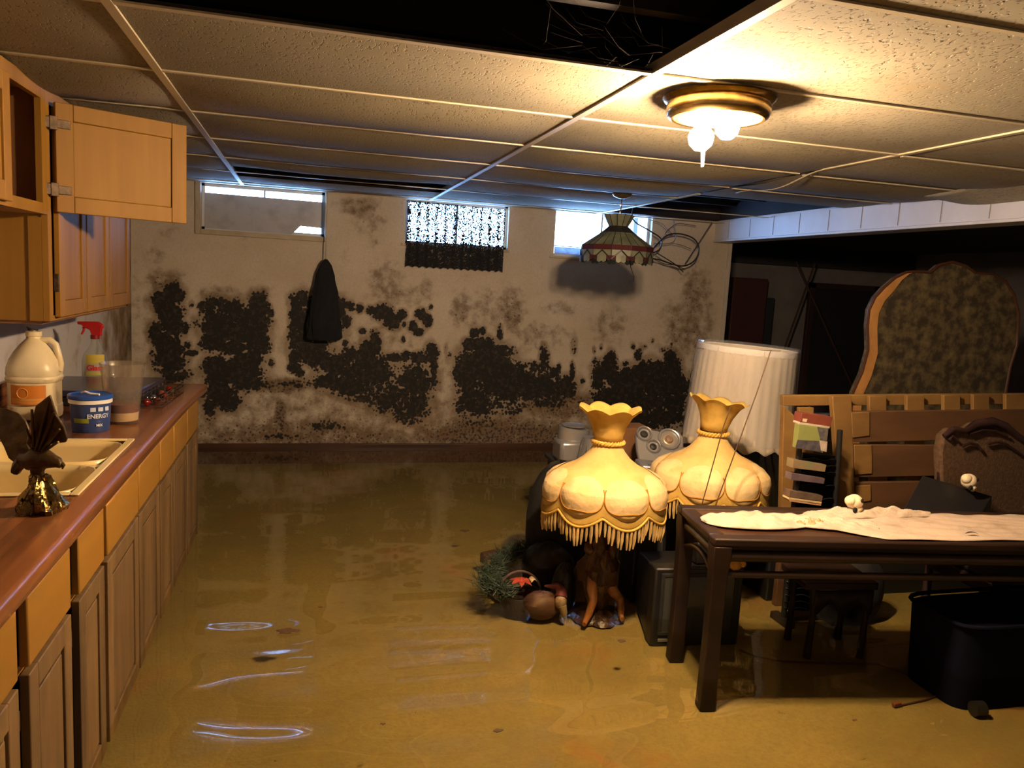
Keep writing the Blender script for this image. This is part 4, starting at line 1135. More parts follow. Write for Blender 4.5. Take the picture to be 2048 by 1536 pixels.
fb.lathe((0,0,0), [(.0,0),(.120,0),(.128,.008),(.118,.022),(.085,.035),(.05,.05),(.0,.055)], 40, lambda t_, r, z: (r*(1+.07*sin(7*t_)+.04*sin(13*t_)), z))
obj('rocky_foot', fb, M('dark_brown_rock', (.030,.014,.008), (.06,.03,.015), scale=20, rough=.35, bump=.6), f1, local=True)
g1 = MB()
rnd = random.Random(2)
g1.lathe((0,0,0), [(.0,.04),(.045,.05),(.055,.10),(.080,.17),(.085,.23),(.050,.29),(.030,.34),(.018,.38),(.0,.39)], 28, lambda t_, r, z: (r*(1+.16*sin(5*t_+z*30)+.10*sin(9*t_-z*50)), z))
for k in range(14):
    a = rnd.uniform(0, 2*PI); z = rnd.uniform(.12,.32)
    g1.ball((.052*cos(a), .052*sin(a), z), rnd.uniform(.015,.03), rnd.uniform(.015,.03), rnd.uniform(.02,.04), 10, 7, jit=.25, seed=k)
obj('figure_body', g1, m_fig, f1, local=True)
for pts in ([(-.035,-.03,.20),(-.055,-.07,.155),(-.050,-.085,.11),(-.075,-.105,.06),(-.092,-.115,.035),(-.105,-.135,.03)],
            [(.035,-.02,.17),(.055,-.065,.13),(.085,-.06,.10),(.088,-.07,.06),(.085,-.085,.035),(.080,-.11,.03)]):
    obj('figure_leg', MB().tube(pts, [.026,.024,.018,.016,.012,.010], 12), m_leg, f1, local=True)
f2 = fringed_lamp(None, 'cream fringed Victorian lamp half hidden behind the table and its antenna rods', turn=math.radians(-104))
f2.location = (1.790, 3.10, ZF); f2.scale = (.965,.965,1.02)
b2 = MB().lathe((0,0,0), [(.0,0),(.13,0),(.13,.02),(.06,.05),(.035,.10),(.05,.18),(.03,.25),(.02,.34),(.0,.35)], 32)
obj('turned_base', b2, m_bronze, f2, local=True)
# collar of the second lamp torn and tipped
for c_ in f2.children:
    if c_.name.startswith('flared_collar'):
        rr_ = Matrix.Rotation(.13, 3, 'Y'); pv = Vector((0,0,.775)); c_.location = pv-rr_@pv+Vector((0,0,.006)); c_.rotation_euler = (.0, .13, 0)

# ================================================================ DRUM SHADE LAMP
D0 = Vector((2.225, 3.66, ZF))
dl = thing('drum_lamp', 'tall lamp with a big pleated white drum shade still in its clear plastic wrap', 'lamp', tuple(D0))
def dr_f(t, r, z):
    k = (z-(.50-ZF))/.53
    return r*(1+.010*sin(34*t)), z + (.012*sin(17*t) if k < .05 else 0)
zz0 = .50-ZF
dsh = MB().lathe((0,0,0), [(.287,zz0),(.279,zz0+.02),(.266,zz0+.22),(.254,zz0+.47),(.252,zz0+.512)], 136, dr_f, cap=False)
dmat = M('white_pleated_fabric', (.66,.59,.48), (.52,.45,.34), scale=4, stretch=(1,1,.15), rough=.8, trans=.25)
tiltM = Matrix.Rotation(math.radians(2.5), 3, 'Y')
def tl_(m):
    m.v = [tuple(tiltM @ Vector(p)) for p in m.v]; return m
obj('drum_shade', tl_(dsh), dmat, dl, solid=.002, local=True)
obj('top_trim', tl_(MB().lathe((0,0,0), [(.255,zz0+.485),(.257,zz0+.49),(.256,zz0+.515),(.252,zz0+.517)], 80, lambda t_, r, z: (r*(1+.004*sin(60*t_)), z), cap=False)), m_white, dl, local=True)
wrapm = clearmat('crinkled_clear_plastic', tint=(.97,.97,.98), ior=1.5, rough=.08, haze=.15, hazecol=(.8,.8,.85), bump=.7, bscale=14)
def wrf(t, r, z): return (r*(1+.012*sin(7*t+z*9)+.008*sin(15*t-z*20)+.03*max(0, cos(t-PI))**6), z)
obj('plastic_wrap', tl_(MB().lathe((0,0,0), [(.283,zz0+.03),(.276,zz0+.15),(.272,zz0+.30),(.268,zz0+.42),(.264,zz0+.525),(.258,zz0+.532)], 96, wrf, cap=False)), wrapm, dl, local=True)
obj('lamp_body', MB().lathe((0,0,0), [(.0,0),(.15,0),(.15,.03),(.10,.06),(.11,.16),(.13,.30),(.11,.45),(.05,.56),(.02,.62),(.012,.95),(.0,.96)], 40, lambda t_, r, z: (r*(1+.05*cos(20*t_)), z)), M('dark_blue_fluted_base', (.008,.012,.025), rough=.3), dl, local=True)
obj('harp_spider', MB().tube([(-.25,0,.62+zz0-.12),(0,0,.62+zz0-.12),(.25,0,.62+zz0-.12)], .002, 5), m_brass, dl, local=True)

# ================================================================ STEREO PIECES
o = thing('storage_chest', 'low black chest behind the fringed lamps carrying the silver stereo', 'chest', (1.78, 3.93, ZF))
obj('body', MB().box(1.36, 2.05, 3.62, 4.16, ZF, .30), M('black_chest', (.012,.010,.009), rough=.6), o, bevel=.01)
obj('lid', MB().box(1.345, 2.065, 3.605, 4.175, .301, .325), M('black_brown_lid', (.016,.012,.010), rough=.5), o, bevel=.006)
s1 = thing('stereo_speaker', 'silver rounded stereo unit with an oval top, left behind the nearer lampshade', 'speaker', (1.50, 3.88, .326))
def ovl(m, cx_, cy_, rx, ry, z0, z1, k=1):
    return m.lathe((cx_, cy_, 0), [(0,z0),(1*k,z0),(1,z1-.012),(.96,z1),(0,z1)], 40, lambda t_, r, z: (r, z))
def oval(cx_, cy_, rx, ry, z0, z1, slope=0, top=.9):
    m = MB()
    def fn(u, v):
        a = 2*PI*u
        if v < .75: s_ = 1-(1-top)*(v/.75); z = z0+(z1-z0)*(v/.75)
        else: s_ = top*(1-(v-.75)/.25); z = z1
        x = rx*cos(a)*s_; y = ry*sin(a)*s_
        return (cx_+x, cy_+y, z+slope*x*(1 if v > .1 else 0))
    return m.grid(fn, 40, 13, cu=True)
obj('tower', oval(1.46, 4.02, .095, .08, .326, .505, -.12, .92), m_silver, s1)
obj('shoulder', MB().box(1.355, 1.50, 3.92, 4.08, .326, .445), m_silver, s1, bevel=.02)
obj('main_housing', oval(1.56, 3.86, .13, .10, .326, .475, -.10, .78), m_silver, s1)
obj('top_inset', MB().lathe((1.458,4.02,.520), [(.0,.0),(.062,.0),(.068,.002),(.068,-.004)], 30), M('blue_grey_inset', (.20,.21,.24), rough=.25, metal=.4), s1)
obj('trim_line', MB().tube([(1.47,3.775,.33),(1.455,3.80,.40),(1.47,3.83,.46)], .003, 6), m_chrome, s1)
o = obj('cardboard_box', MB().box(1.72, 1.90, 3.95, 4.13, .326, .515), M('brown_cardboard', (.24,.11,.04), (.17,.075,.028), scale=10, rough=.8), bevel=.003)
tag(o, 'small brown cardboard box between the two silver stereo units', 'box')
s2 = thing('stereo_speaker', 'silver speaker front with several round cones leaning back between the two lamps', 'speaker', (1.90, 3.62, .326))
# leaning speaker panel built in its own plane, then tipped
FO = Vector((1.905, 3.60, .345)); ux = Vector((.985, -.17, 0)).normalized(); nrm = Vector((-.14,-.78,.60)).normalized(); uz = nrm.cross(ux).normalized(); uz = uz if uz.z > 0 else -uz
def sp_(x, z, n): return FO+ux*x+uz*z+nrm*n
def disc(m, x, z, prof, n=40):
    for j in range(len(prof)-1):
        (r0, h0), (r1, h1) = prof[j], prof[j+1]
        vs = [sp_(x+r*cos(2*PI*i/n), z+r*sin(2*PI*i/n), h) for r, h in ((r0,h0),(r1,h1)) for i in range(n)]
        m.add(vs, [(i, (i+1) % n, n+(i+1) % n, n+i) for i in range(n)])
    return m
hull = [(-.20,.02),(-.215,.12),(-.215,.22),(-.18,.265),(-.13,.255),(-.08,.245),(.02,.255),(.05,.21),(.04,.15),(.12,.10),(.14,.0),(.10,-.08),(.0,-.06),(-.12,-.02)]
obj('housing', MB().prism([sp_(x, z, -.03) for x, z in hull], nrm*.03), m_silver, s2, bevel=.008)
m_cone = M('beige_cone', (.42,.33,.24), rough=.4, metal=.3)
for nm, x, z, r, mt in (('cone', -.168,.222,.044,m_grille), ('cone', -.125,.150,.040,m_black), ('cone', -.035,.195,.062,m_cone), ('woofer', .045,.045,.105,m_black)):
    rg_ = obj(nm, disc(MB(), x, z, [(r,0),(r,.010),(r*.93,.016),(r*.84,.014),(r*.80,.004),(r*.74,.002)]), m_silver, s2)
    obj('cone_membrane', disc(MB(), x, z, [(r*.79,.004),(r*.66,-.004),(r*.40,.002),(r*.36,.006),(.001,.008)]), mt, rg_)
obj('cap', disc(MB(), -.035,.195, [(.022,.008),(.018,.014),(.001,.017)]), M('tan_dust_cap', (.22,.14,.09), rough=.4), s2)
s3 = thing('stereo_deck', 'flat silver control deck with chrome knobs in front of the round speakers', 'stereo', (1.80, 3.45, .38))
obj('deck', MB().obox((1.79,3.50,.395), (.155,-.03,-.012), (.012,.075,0), (0,0,.022)), m_silver, s3, bevel=.01)
obj('blue_strip', MB().obox((1.745,3.455,.4195), (.085,-.016,-.006), (.003,.018,0), (0,0,.0012)), M('blue_grey_strip', (.10,.13,.20), rough=.25), s3)
for k in range(7):
    x_ = 1.845+.022*(k % 3); y_ = 3.44+.035*(k//3)
    obj('knob', MB().lathe((x_, y_, .408), [(.0,.022),(.007,.022),(.009,.018),(.009,.0),(.0,.0)], 14), m_chrome, s3)
o = obj('stand_shelf', MB().box(1.60, 2.02, 3.36, 3.600, ZF, .372), M('black_cabinet', (.010,.009,.008), rough=.6), bevel=.006)
tag(o, 'black cabinet under the silver control deck between the two fringed lamps', 'cabinet')

# ================================================================ TV AND TOWER SPEAKER
tv = thing('television', 'old black tube television standing in the water left of the table legs', 'television', (1.56, 2.83, ZF))
rz = Matrix.Rotation(math.radians(-6), 3, 'Z'); TO = Vector((1.555, 2.83, ZF))
def tv_(m):
    m.v = [tuple(TO + rz @ Vector(p)) for p in m.v]; return m
fz = .325
cab_ = MB().prism([(-.185,-.17,0),(.185,-.17,0),(.185,-.17,fz),(-.185,-.17,fz)], (0,.07,0))
obj('front_housing', tv_(cab_), m_black, tv, bevel=.008)
bk = MB(); A_ = [(-.18,-.10,.004),(.18,-.10,.004),(.18,-.10,fz-.01),(-.18,-.10,fz-.01)]; B_ = [(-.13,.20,.02),(.13,.20,.02),(.13,.20,fz-.06),(-.13,.20,fz-.06)]
bk.add(A_+B_, [(0,1,2,3),(7,6,5,4),(0,4,5,1),(1,5,6,2),(2,6,7,3),(3,7,4,0)])
obj('rear_housing', tv_(bk), m_black, tv, bevel=.006)
def scr(u, v): 
    x = -.145+.29*u; z = .065+.225*v
    return (x, -.174-.012*(1-(2*u-1)**2)*(1-(2*v-1)**2), z)
obj('screen', tv_(MB().grid(scr, 16, 14)), M('grey_green_screen_glass', (.05,.052,.045), rough=.22), tv)
obj('bezel', tv_(MB().box(-.160,.160,-.176,-.170,.050,.064).box(-.160,.160,-.176,-.170,.291,.305).box(-.160,-.146,-.176,-.170,.064,.291).box(.146,.160,-.176,-.170,.064,.291)), m_grille, tv, bevel=.001)
obj('badge', tv_(MB().box(-.155,-.112,-.174,-.170,.022,.034)), m_silver, tv, bevel=.001)
ss = thing('tower_speaker', 'black floor speaker between the fringed lamp and the table leg, behind the television', 'speaker', (1.53, 3.17, ZF))
obj('cabinet', MB().box(1.445,1.60,3.09,3.24,ZF,.215), m_black, ss, bevel=.006)
obj('grille', MB().box(1.465,1.58,3.082,3.0895,ZF+.03,.19), M('grey_speaker_cloth', (.03,.03,.03), (.02,.02,.02), scale=90, rough=.9), ss, bevel=.003)

# ================================================================ TABLE
TA = Vector((1.315, 2.205, 0)); tx_ = Vector((.988,-.154,0)).normalized(); ty_ = Vector((.154,.988,0)).normalized()
ZTT = .490; LT = 1.62; DT = .40
def tp(x, y, z): return TA+tx_*x+ty_*y+Vector((0,0,z))
def tbox(m, x0, x1, y0, y1, z0, z1):
    return m.obox(tp((x0+x1)/2, (y0+y1)/2, (z0+z1)/2), tx_*(x1-x0)/2, ty_*(y1-y0)/2, Vector((0,0,(z1-z0)/2)))
tb_ = thing('altar_table', 'long dark carved wooden side table with a white cloth on top', 'table', tuple(tp(LT/2, DT/2, ZF)))
m = MB()
tbox(m, 0, LT, 0, .055, ZTT-.027, ZTT); tbox(m, 0, LT, DT-.055, DT, ZTT-.027, ZTT); tbox(m, 0, .055, .055, DT-.055, ZTT-.027, ZTT); tbox(m, LT-.055, LT, .055, DT-.055, ZTT-.027, ZTT)
obj('top_frame', m, m_tab, tb_, bevel=.006)
m = MB(); tbox(m, .055, LT-.055, .055, DT-.055, ZTT-.024, ZTT-.004); obj('top_panel', m, M('redder_table_panel', (.060,.025,.012), (.035,.015,.008), scale=5, stretch=(.3,1,1), rough=.35), tb_)
m = MB(); tbox(m, .015, LT-.015, .018, DT-.018, ZTT-.044, ZTT-.028); obj('waist', m, m_tab, tb_, bevel=.003)
m_rail = M('worn_rail_wood', (.034,.017,.010), (.015,.008,.005), scale=9, stretch=(.3,1,1), rough=.4, bump=.2)
for yy in (.022, DT-.022):
    m = MB(); m.tube([tp(.03, yy, ZTT-.064), tp(LT-.03, yy, ZTT-.064)], .019, 14); obj('apron_rail', m, m_rail, tb_)
    m = MB(); m.tube([tp(.03, yy, ZTT-.128), tp(LT-.03, yy, ZTT-.128)], .0125, 12); obj('stretcher', m, m_rail, tb_)
for xx in (.03, LT-.03):
    m = MB(); m.tube([tp(xx, .03, ZTT-.064), tp(xx, DT-.03, ZTT-.064)], .019, 14); obj('apron_rail', m, m_rail, tb_)
    m = MB(); m.tube([tp(xx, .04+(DT-.08)*k/8, ZTT-.150+.04*sin(PI*k/8)) for k in range(9)], .011, 10); obj('end_stretcher', m, m_rail, tb_)
for (xx, yy) in ((.032,.030),(LT-.032,.030),(.032,DT-.030),(LT-.032,DT-.030)):
    m = MB(); h = .0275
    def leg(u, v, xx=xx, yy=yy):
        z = ZF+.001+(ZTT-.029-ZF)*v
        k = 1.0-.10*sin(PI*min(1, v*1.1))+(.10 if v > .9 else 0)
        c4 = [(-h,-h),(0,-h*1.04),(h,-h),(h*1.04,0),(h,h),(0,h*1.04),(-h,h),(-h*1.04,0)][int(round(u*8)) % 8]
        return tuple(tp(xx+c4[0]*k, yy+c4[1]*k, z))
    m.grid(leg, 8, 14, cu=True)
    n_ = len(m.v); m.f.append(tuple(range(8))); m.f.append(tuple(range(n_-8, n_)))
    obj('leg', m, m_tab, tb_, bevel=.003)

# white runner: flat on the right, bunched on the left
rs2 = np.random.RandomState(3)
def cl(u, v):
    x = .33+(LT+.02-.33)*u; y0 = .030-.012*sin(6*u); y1 = DT-.055+.01*sin(8*u)
    if u < .22:
        k = u/.22; y0 = y0*k+(1-k)*.20; y1 = y1*(.55+.45*k)+(1-k)*.05
    y = y0+(y1-y0)*v
    z = ZTT+.003+.0035*(1+sin(26*u+7*v))*.5+.002*sin(60*u*v)
    if y > DT-.14 and u < .40: z += .020*abs(sin(24*u+2))*(1-u/.40)*((y-(DT-.14))/.1)
    return tuple(tp(x, y, z))
rn = thing('table_runner', 'white cotton runner, flat and stained with one edge rumpled, along the dark table', 'cloth', tuple(tp(1.0, .2, ZTT)))
obj('flat_cloth', MB().grid(cl, 120, 30), m_cloth, rn, solid=.0025)
def fold(x0, x1, yc, wd, h, seed, n=60):
    rr = np.random.RandomState(seed); ph = rr.uniform(0, 6.28, 6)
    def fn(u, v):
        x = x0+(x1-x0)*u; s_ = sin(PI*u)**.35
        y = yc(u)+wd*(v-.5)*s_
        b_ = sin(PI*v)**.7
        z = ZTT+.004+h*s_*b_*(.60+.25*sin(17*u+ph[0]+4*v)+.15*sin(41*u+ph[1]-9*v))+.003*sin(70*u+30*v)*b_
        return tuple(tp(x, y, max(ZTT+.002, z)))
    return MB().grid(fn, n, 26)
obj('bunched_fold', fold(.02, .43, lambda u: .185+.02*u, .19, .030, 1), m_cloth, rn, solid=.0025)
obj('bunched_fold', fold(.30, .66, lambda u: .21-.05*u, .15, .024, 5), m_cloth, rn, solid=.0025)
obj('bunched_fold', fold(.44, .98, lambda u: DT-.12+.045*u, .09, .034, 9), m_cloth, rn, solid=.0025)
fl = obj('cloth_scrap', fold(.36, .47, lambda u: .165, .06, .028, 15, 24), M('mildewed_cloth', (.52,.42,.24), (.22,.16,.07), scale=40, rough=.95))
tag(fl, 'small mildewed crumple of yellowish cloth in a fold of the white runner', 'cloth')
lf = obj('leaf', MB().grid(lambda u, v: tuple(tp(.935+.05*u, .075+.012*(v-.5)*sin(PI*u), ZTT+.013+.006*sin(PI*u))), 10, 4), M('dark_dry_leaf', (.05,.02,.01), rough=.9), solid=.001)
tag(lf, 'small dark curled leaf lying on the stained white runner', 'leaf')

# little skull ornaments
def skull(c, label, s=1.0, face=-2.0, yellow=False, name='skull_ornament'):
    t_ = thing(name, label, 'ornament', (0,0,0))
    m = MB()
    m.ball((0,0,.030), .026, .024, .024, 24, 16)
    m.ball((-.020,.0,.036), .018, .016, .016, 18, 12)
    m.ball((.006,-.012,.012), .015, .012, .012, 16, 10)
    m.ball((.014,-.010,.004), .008, .007, .006, 12, 8)
    obj('cranium', m, m_bone, t_, local=True)
    for (x, y, z, r) in ((.004,-.0228,.040,.0062), (-.013,-.0150,.010,.009)):
        obj('socket', MB().ball((x, y, z), r, r*.55, r, 14, 8), m_dark, t_, local=True)  # black balls stand in for the shade in the skull's hollows
    obj('jaw', MB().tube([(-.010+.006*k, -.014-.002*sin(k), .004+.002*abs(2-k)) for k in range(5)], [.004,.005,.0055,.005,.004], 8), m_bone, t_, local=True)
    t_.location = c; t_.scale = (s, s, s); t_.rotation_euler = (0, 0, face)
    return t_
skull(tp(.645, DT-.105, ZTT+.018), 'small bone coloured skull ornament on the rumpled edge of the white runner', 1.22, .25)

# TV aerial rods standing in front of the second lamp
an = thing('antenna', 'rabbit ear antenna with thin metal rods crossing the second fringed lamp', 'antenna', tuple(tp(.06, DT+.05, ZF)))
ya = 2.72
def A3(px, py, y=ya): return ony(px, py, y)
m_rod = M('tarnished_rod', (.20,.12,.06), rough=.35, metal=.7)
obj('rod', MB().tube([A3(1398,1030), A3(1447,853), A3(1462,812)], .0022, 6), m_rod, an)
obj('rod', MB().tube([A3(1424,1030), A3(1482,872), A3(1512,790), A3(1542,700)], .0022, 6), m_rod, an)
bs = A3(1411,1100); 
obj('antenna_base', MB().box(bs.x-.05, bs.x+.05, ya-.025, ya+.03, ZF+.327, .300), m_black, an, bevel=.008)
obj('mast', MB().tube([(bs.x,ya,.298), A3(1411,1030)], .006, 8).tube([A3(1411,1030), A3(1398,1030)], .003, 6).tube([A3(1411,1030), A3(1424,1030)], .003, 6), m_black, an)

# ================================================================ WOODEN LATTICE FRAME
YL = 2.98
lat = thing('slatted_frame', 'bare pine slatted bed frame standing on edge behind the table', 'bed frame', tuple(ony(1830, 1000, YL)))
def LP(px, py, y=YL): return ony(px, py, y)
def plank(quad, y0, th, mat, name, par, bev=.003):
    "plank face traced at depth y0, with real thickness away from the viewer"
    return obj(name, MB().prism([LP(px, py, y0) for px, py in quad], (0, th, 0)), mat, par, bevel=bev)
plank([(1567,791),(2120,787),(2120,808),(1567,812)], YL+.03, .03, m_slat, 'top_rail', lat)
for q in ([(1665,792),(1703,791),(1712,1045),(1683,1050)], ):
    plank(q, YL-.025, .03, m_slat, 'post', lat)
plank([(1568,812),(1597,838),(1592,1040),(1562,1050)], YL-.01, .03, m_slat, 'post', lat)
plank([(1598,815),(1628,815),(1626,1040),(1600,1040)], YL+.0, .02, m_slat, 'post', lat)
for q in ([(1739,792),(1773,791),(1776,1040),(1742,1040)], [(1814,791),(1849,791),(1850,1040),(1816,1040)], [(1888,790),(1921,789),(1922,1040),(1889,1040)], [(1947,789),(1979,789),(1980,1040),(1948,1040)], [(2012,788),(2060,788),(2062,1040),(2014,1040)]):
    plank(q, YL+.0, .02, m_slat, 'slat', lat)
for q in ([(1705,823),(2100,819),(2100,876),(1707,885)], [(1708,889),(2100,893),(2100,948),(1711,955)], [(1712,965),(2100,960),(2100,1010),(1714,1022)]):
    plank(q, YL-.024, .023, m_slat_d, 'board', lat)
plank([(1712,1030),(2100,1022),(2100,1046),(1714,1050)], YL-.03, .03, m_slat_d, 'bottom_rail', lat)
for q in ([(1703,825),(1740,824),(1740,872),(1706,876)], [(1708,890),(1744,890),(1745,948),(1710,950)], [(1712,972),(1742,970),(1743,1002),(1713,1006)]):
    plank(q, YL-.030, .006, m_slat, 'stub', lat)
for xs_ in (1690, 2080):
    a_ = LP(xs_, 1040, YL); obj('foot', MB().box(a_.x-.03, a_.x+.03, YL-.02, YL+.01, ZF, a_.z), m_slat_d, lat, bevel=.003)
a_ = LP(1577, 1040, YL); obj('foot', MB().box(a_.x-.03, a_.x+.03, YL-.01, YL+.02, ZF, a_.z), m_slat_d, lat, bevel=.003)
# frayed webbing stubs and a small mussel-like bone behind the slats
o = obj('wood_scrap', MB().ball(LP(1882,888,YL-.04), .022, .012, .012, 12, 8, jit=.3, seed=4), m_bone)
tag(o, 'small pale chip lodged in the gap between two brown boards of the slatted frame', 'scrap')

# ---- rack with cases
YR = 2.80
rk_ = thing('media_rack', 'black plastic disc rack leaning against the slatted frame behind the table', 'rack', tuple(ony(1610, 1200, YR)))
def RP(px, py, y=YR): return ony(px, py, y)
bz = RP(1600, 1250).z
for (a1, a2) in (((1603,850),(1566,1245)), ((1680,860),(1655,1250))):
    pts = [RP(*a1), RP((a1[0]*.55+a2[0]*.45), (a1[1]*.55+a2[1]*.45)), RP(*a2)]
    obj('side_rail', MB().tube(pts, .012, 10), m_black, rk_)
obj('back_panel', MB().prism([RP(1606,905,YR+.055), RP(1676,912,YR+.055), RP(1652,1225,YR+.055), RP(1568,1220,YR+.055)], (0,.012,0)), m_black, rk_, bevel=.003)
for k in range(24):
    f_ = k/23; y_ = 915+300*f_; xa = 1598-30*f_; xb = 1672-20*f_
    if 940 < y_ < 1012 and k % 2: continue
    obj('shelf', MB().grid(lambda u, v: tuple(RP(xa+(xb-xa)*u, y_+6*u+2.2*sin(12*u), YR-.015+.065*v)), 20, 3), m_black, rk_, solid=.003)
for xx in (1566, 1655):
    p_ = RP(xx, 1240); obj('foot', MB().box(p_.x-.02, p_.x+.02, YR-.06, YR+.07, ZF, max(p_.z, ZF+.03)), m_black, rk_, bevel=.004)
def case(quad, y, th, mats, label, name='disc_case', group=None):
    o_ = thing(name, label, 'case' if name != 'paperback' else 'book', tuple(RP(*quad[3], y)), group=group)
    obj('cover', MB().prism([RP(px, py, y) for px, py in quad], (0, th, 0)), mats, o_, bevel=.001)
    return o_
m_c1 = M('dull_red_cover', (.22,.055,.035), (.17,.045,.03), scale=9, rough=.4)
bk1 = case([(1604,826),(1666,834),(1660,856),(1600,846)], YR-.02, .05, m_c1, 'dull red paperback standing in the top of the black rack', 'paperback')
obj('page_edge', MB().prism([RP(1600,844,YR-.021), RP(1660,853,YR-.021), RP(1659,857,YR-.021), RP(1599,848,YR-.021)], (0,.045,0)), m_cloth, bk1)
obj('sticker', MB().prism([RP(1606,837,YR-.0215), RP(1615,838,YR-.0215), RP(1613,844,YR-.0215), RP(1605,843,YR-.0215)], (0,.001,0)), M('cream_sticker', (.6,.5,.3)), bk1)
bk2 = case([(1598,849),(1657,857),(1646,906),(1593,896)], YR-.045, .03, M('pale_green_cover', (.26,.29,.10), (.21,.24,.08), scale=10, rough=.4), 'paperback with a green, grey and dark blue cover in the black rack', 'paperback')
obj('cover_photo', MB().prism([RP(1635,854,YR-.047), RP(1657,857,YR-.047), RP(1654,882,YR-.047), RP(1641,880,YR-.047)], (0,.0015,0)), M('grey_photo', (.16,.14,.13), (.05,.05,.07), scale=40), bk2)
obj('cover_band', MB().prism([RP(1595,880,YR-.047), RP(1641,882,YR-.047), RP(1643,904,YR-.047), RP(1591,896,YR-.047)], (0,.0015,0)), M('dark_blue_band', (.02,.025,.06), (.10,.09,.10), scale=30), bk2)
obj('price_label', MB().prism([RP(1639,881,YR-.048), RP(1655,883,YR-.048), RP(1653,904,YR-.048), RP(1642,901,YR-.048)], (0,.001,0)), m_cloth, bk2)
o = obj('blue_folder', MB().prism([LP(1627,806,YL+.075), LP(1670,804,YL+.075), LP(1668,830,YL+.075), LP(1628,832,YL+.075)], (0,.02,0)).box(LP(1640,830,YL).x, LP(1640,830,YL).x+.05, YL+.08, YL+.09, ZF, .8), M('dusty_blue_cover', (.06,.08,.15), (.04,.05,.10), scale=6), bevel=.002)
tag(o, 'dusty blue board showing through the slatted frame above the red paperback', 'board')
for qd, mt, lab in (([(1587,919),(1653,930),(1650,944),(1585,936)], M('rose_green_spine', (.30,.16,.10), (.20,.22,.12), scale=20, rough=.3), 'disc case with a rose and green spine, topmost in the black rack'),
               ([(1584,946),(1650,957),(1648,968),(1582,960)], M('mauve_spine', (.10,.07,.09), (.16,.12,.13), scale=20, rough=.3), 'disc case with a dull mauve spine under the rose one in the rack'),
               ([(1580,981),(1646,992),(1644,1003),(1578,994)], M('grey_tan_spine', (.20,.14,.10), (.12,.08,.06), scale=20, rough=.3), 'disc case with a grey tan spine low in the black rack'),
               ([(1578,995),(1644,1004),(1643,1008),(1577,999)], M('cream_spine', (.66,.48,.26), rough=.4), 'disc case with a cream spine near the bottom of the rack'),
               ([(1579,1000),(1643,1009),(1642,1012),(1579,1003)], M('red_cream_spine', (.45,.18,.10), (.60,.45,.28), scale=18, rough=.4), 'disc case with a red and cream spine, lowest in the rack')):
    case(qd, YR-.035, .045, mt, lab, group='disc cases in the black rack')

# ================================================================ BIG HEADBOARD
YH = 3.55
hbd = thing('headboard', 'tall arched headboard with a pale wooden edge and mottled mouldy back', 'headboard', tuple(ony(1870, 900, YH)))
ol = [(1690,1060),(1700,840),(1706,785),(1724,745),(1736,700),(1735,650),(1738,620),(1750,595),(1768,575),(1790,556),(1812,545),(1835,543),(1860,545),(1878,530),(1905,524),(1932,532),(1950,545),(1985,548),(2010,562),(2028,590),(2037,630),(2034,690),(2020,735),(2010,790),(2008,1060)]
hp_ = [ony(px, py, YH) for px, py in ol]
zbot = hp_[0].z
hp_[0].z = hp_[-1].z = ZF+.35
m_mb = M('mottled_mouldy_board', (.028,.019,.010), (.15,.115,.05), scale=16, rough=.85, lo=.42, hi=.72, detail=9, bump=.3)
obj('board', MB().prism(hp_, (0,.03,0)), m_mb, hbd, smooth=False)
cx_h = sum(p.x for p in hp_)/len(hp_)
# bevelled pale edge band that wraps round the outline
ed = MB(); npts = len(hp_)
outer = hp_; 
for i in range(npts-1):
    p, q = hp_[i], hp_[i+1]
    ce = Vector((cx_h, YH, 1.0))
    a2, b2_ = p+(ce-p).normalized()*.034, q+(ce-q).normalized()*.034
    ed.add([p+Vector((0,-.004,0)), q+Vector((0,-.004,0)), b2_+Vector((0,-.004,0)), a2+Vector((0,-.004,0)), p+Vector((0,.0,0)), q+Vector((0,0,0)), b2_, a2], [(0,1,2,3),(0,4,5,1),(3,2,6,7)])
E_pts = 13
sub_ed = MB()
for i in range(0, E_pts-2):
    p, q = hp_[i], hp_[i+1]
    ce = Vector((cx_h, YH, 1.0)); wv = .06
    wv2 = .06 if i < E_pts-5 else .06*(E_pts-2-i-1)/3
    wv1 = .06 if i < E_pts-4 else .06*(E_pts-2-i)/3
    a2, b2_ = p+Vector((wv1,-.006,-wv1*.25)), q+Vector((wv2,-.006,-wv2*.25))
    p2, q2 = p+Vector((0,-.006,0)), q+Vector((0,-.006,0))
    sub_ed.add([p2, q2, b2_, a2, p+Vector((0,.0,0)), q, b2_+Vector((0,.006,0)), a2+Vector((0,.006,0))], [(0,1,2,3),(0,4,5,1),(3,2,6,7)])
obj('pale_edge', sub_ed, M('light_raw_wood_edge', (.50,.25,.08), (.36,.17,.05), scale=8, rough=.6), hbd, merge=True, ang=50)
rim_ = MB().tube(hp_[1:-1], .008, 8)
obj('dark_rim', rim_, M('dark_red_brown_rim', (.06,.022,.012), rough=.4), hbd)
for xs_ in (hp_[0].x+.10, hp_[-1].x-.10):
    obj('leg', MB().box(xs_-.03, xs_+.03, YH+.031, YH+.07, ZF, ZF+.6), m_slat_d, hbd, bevel=.004)

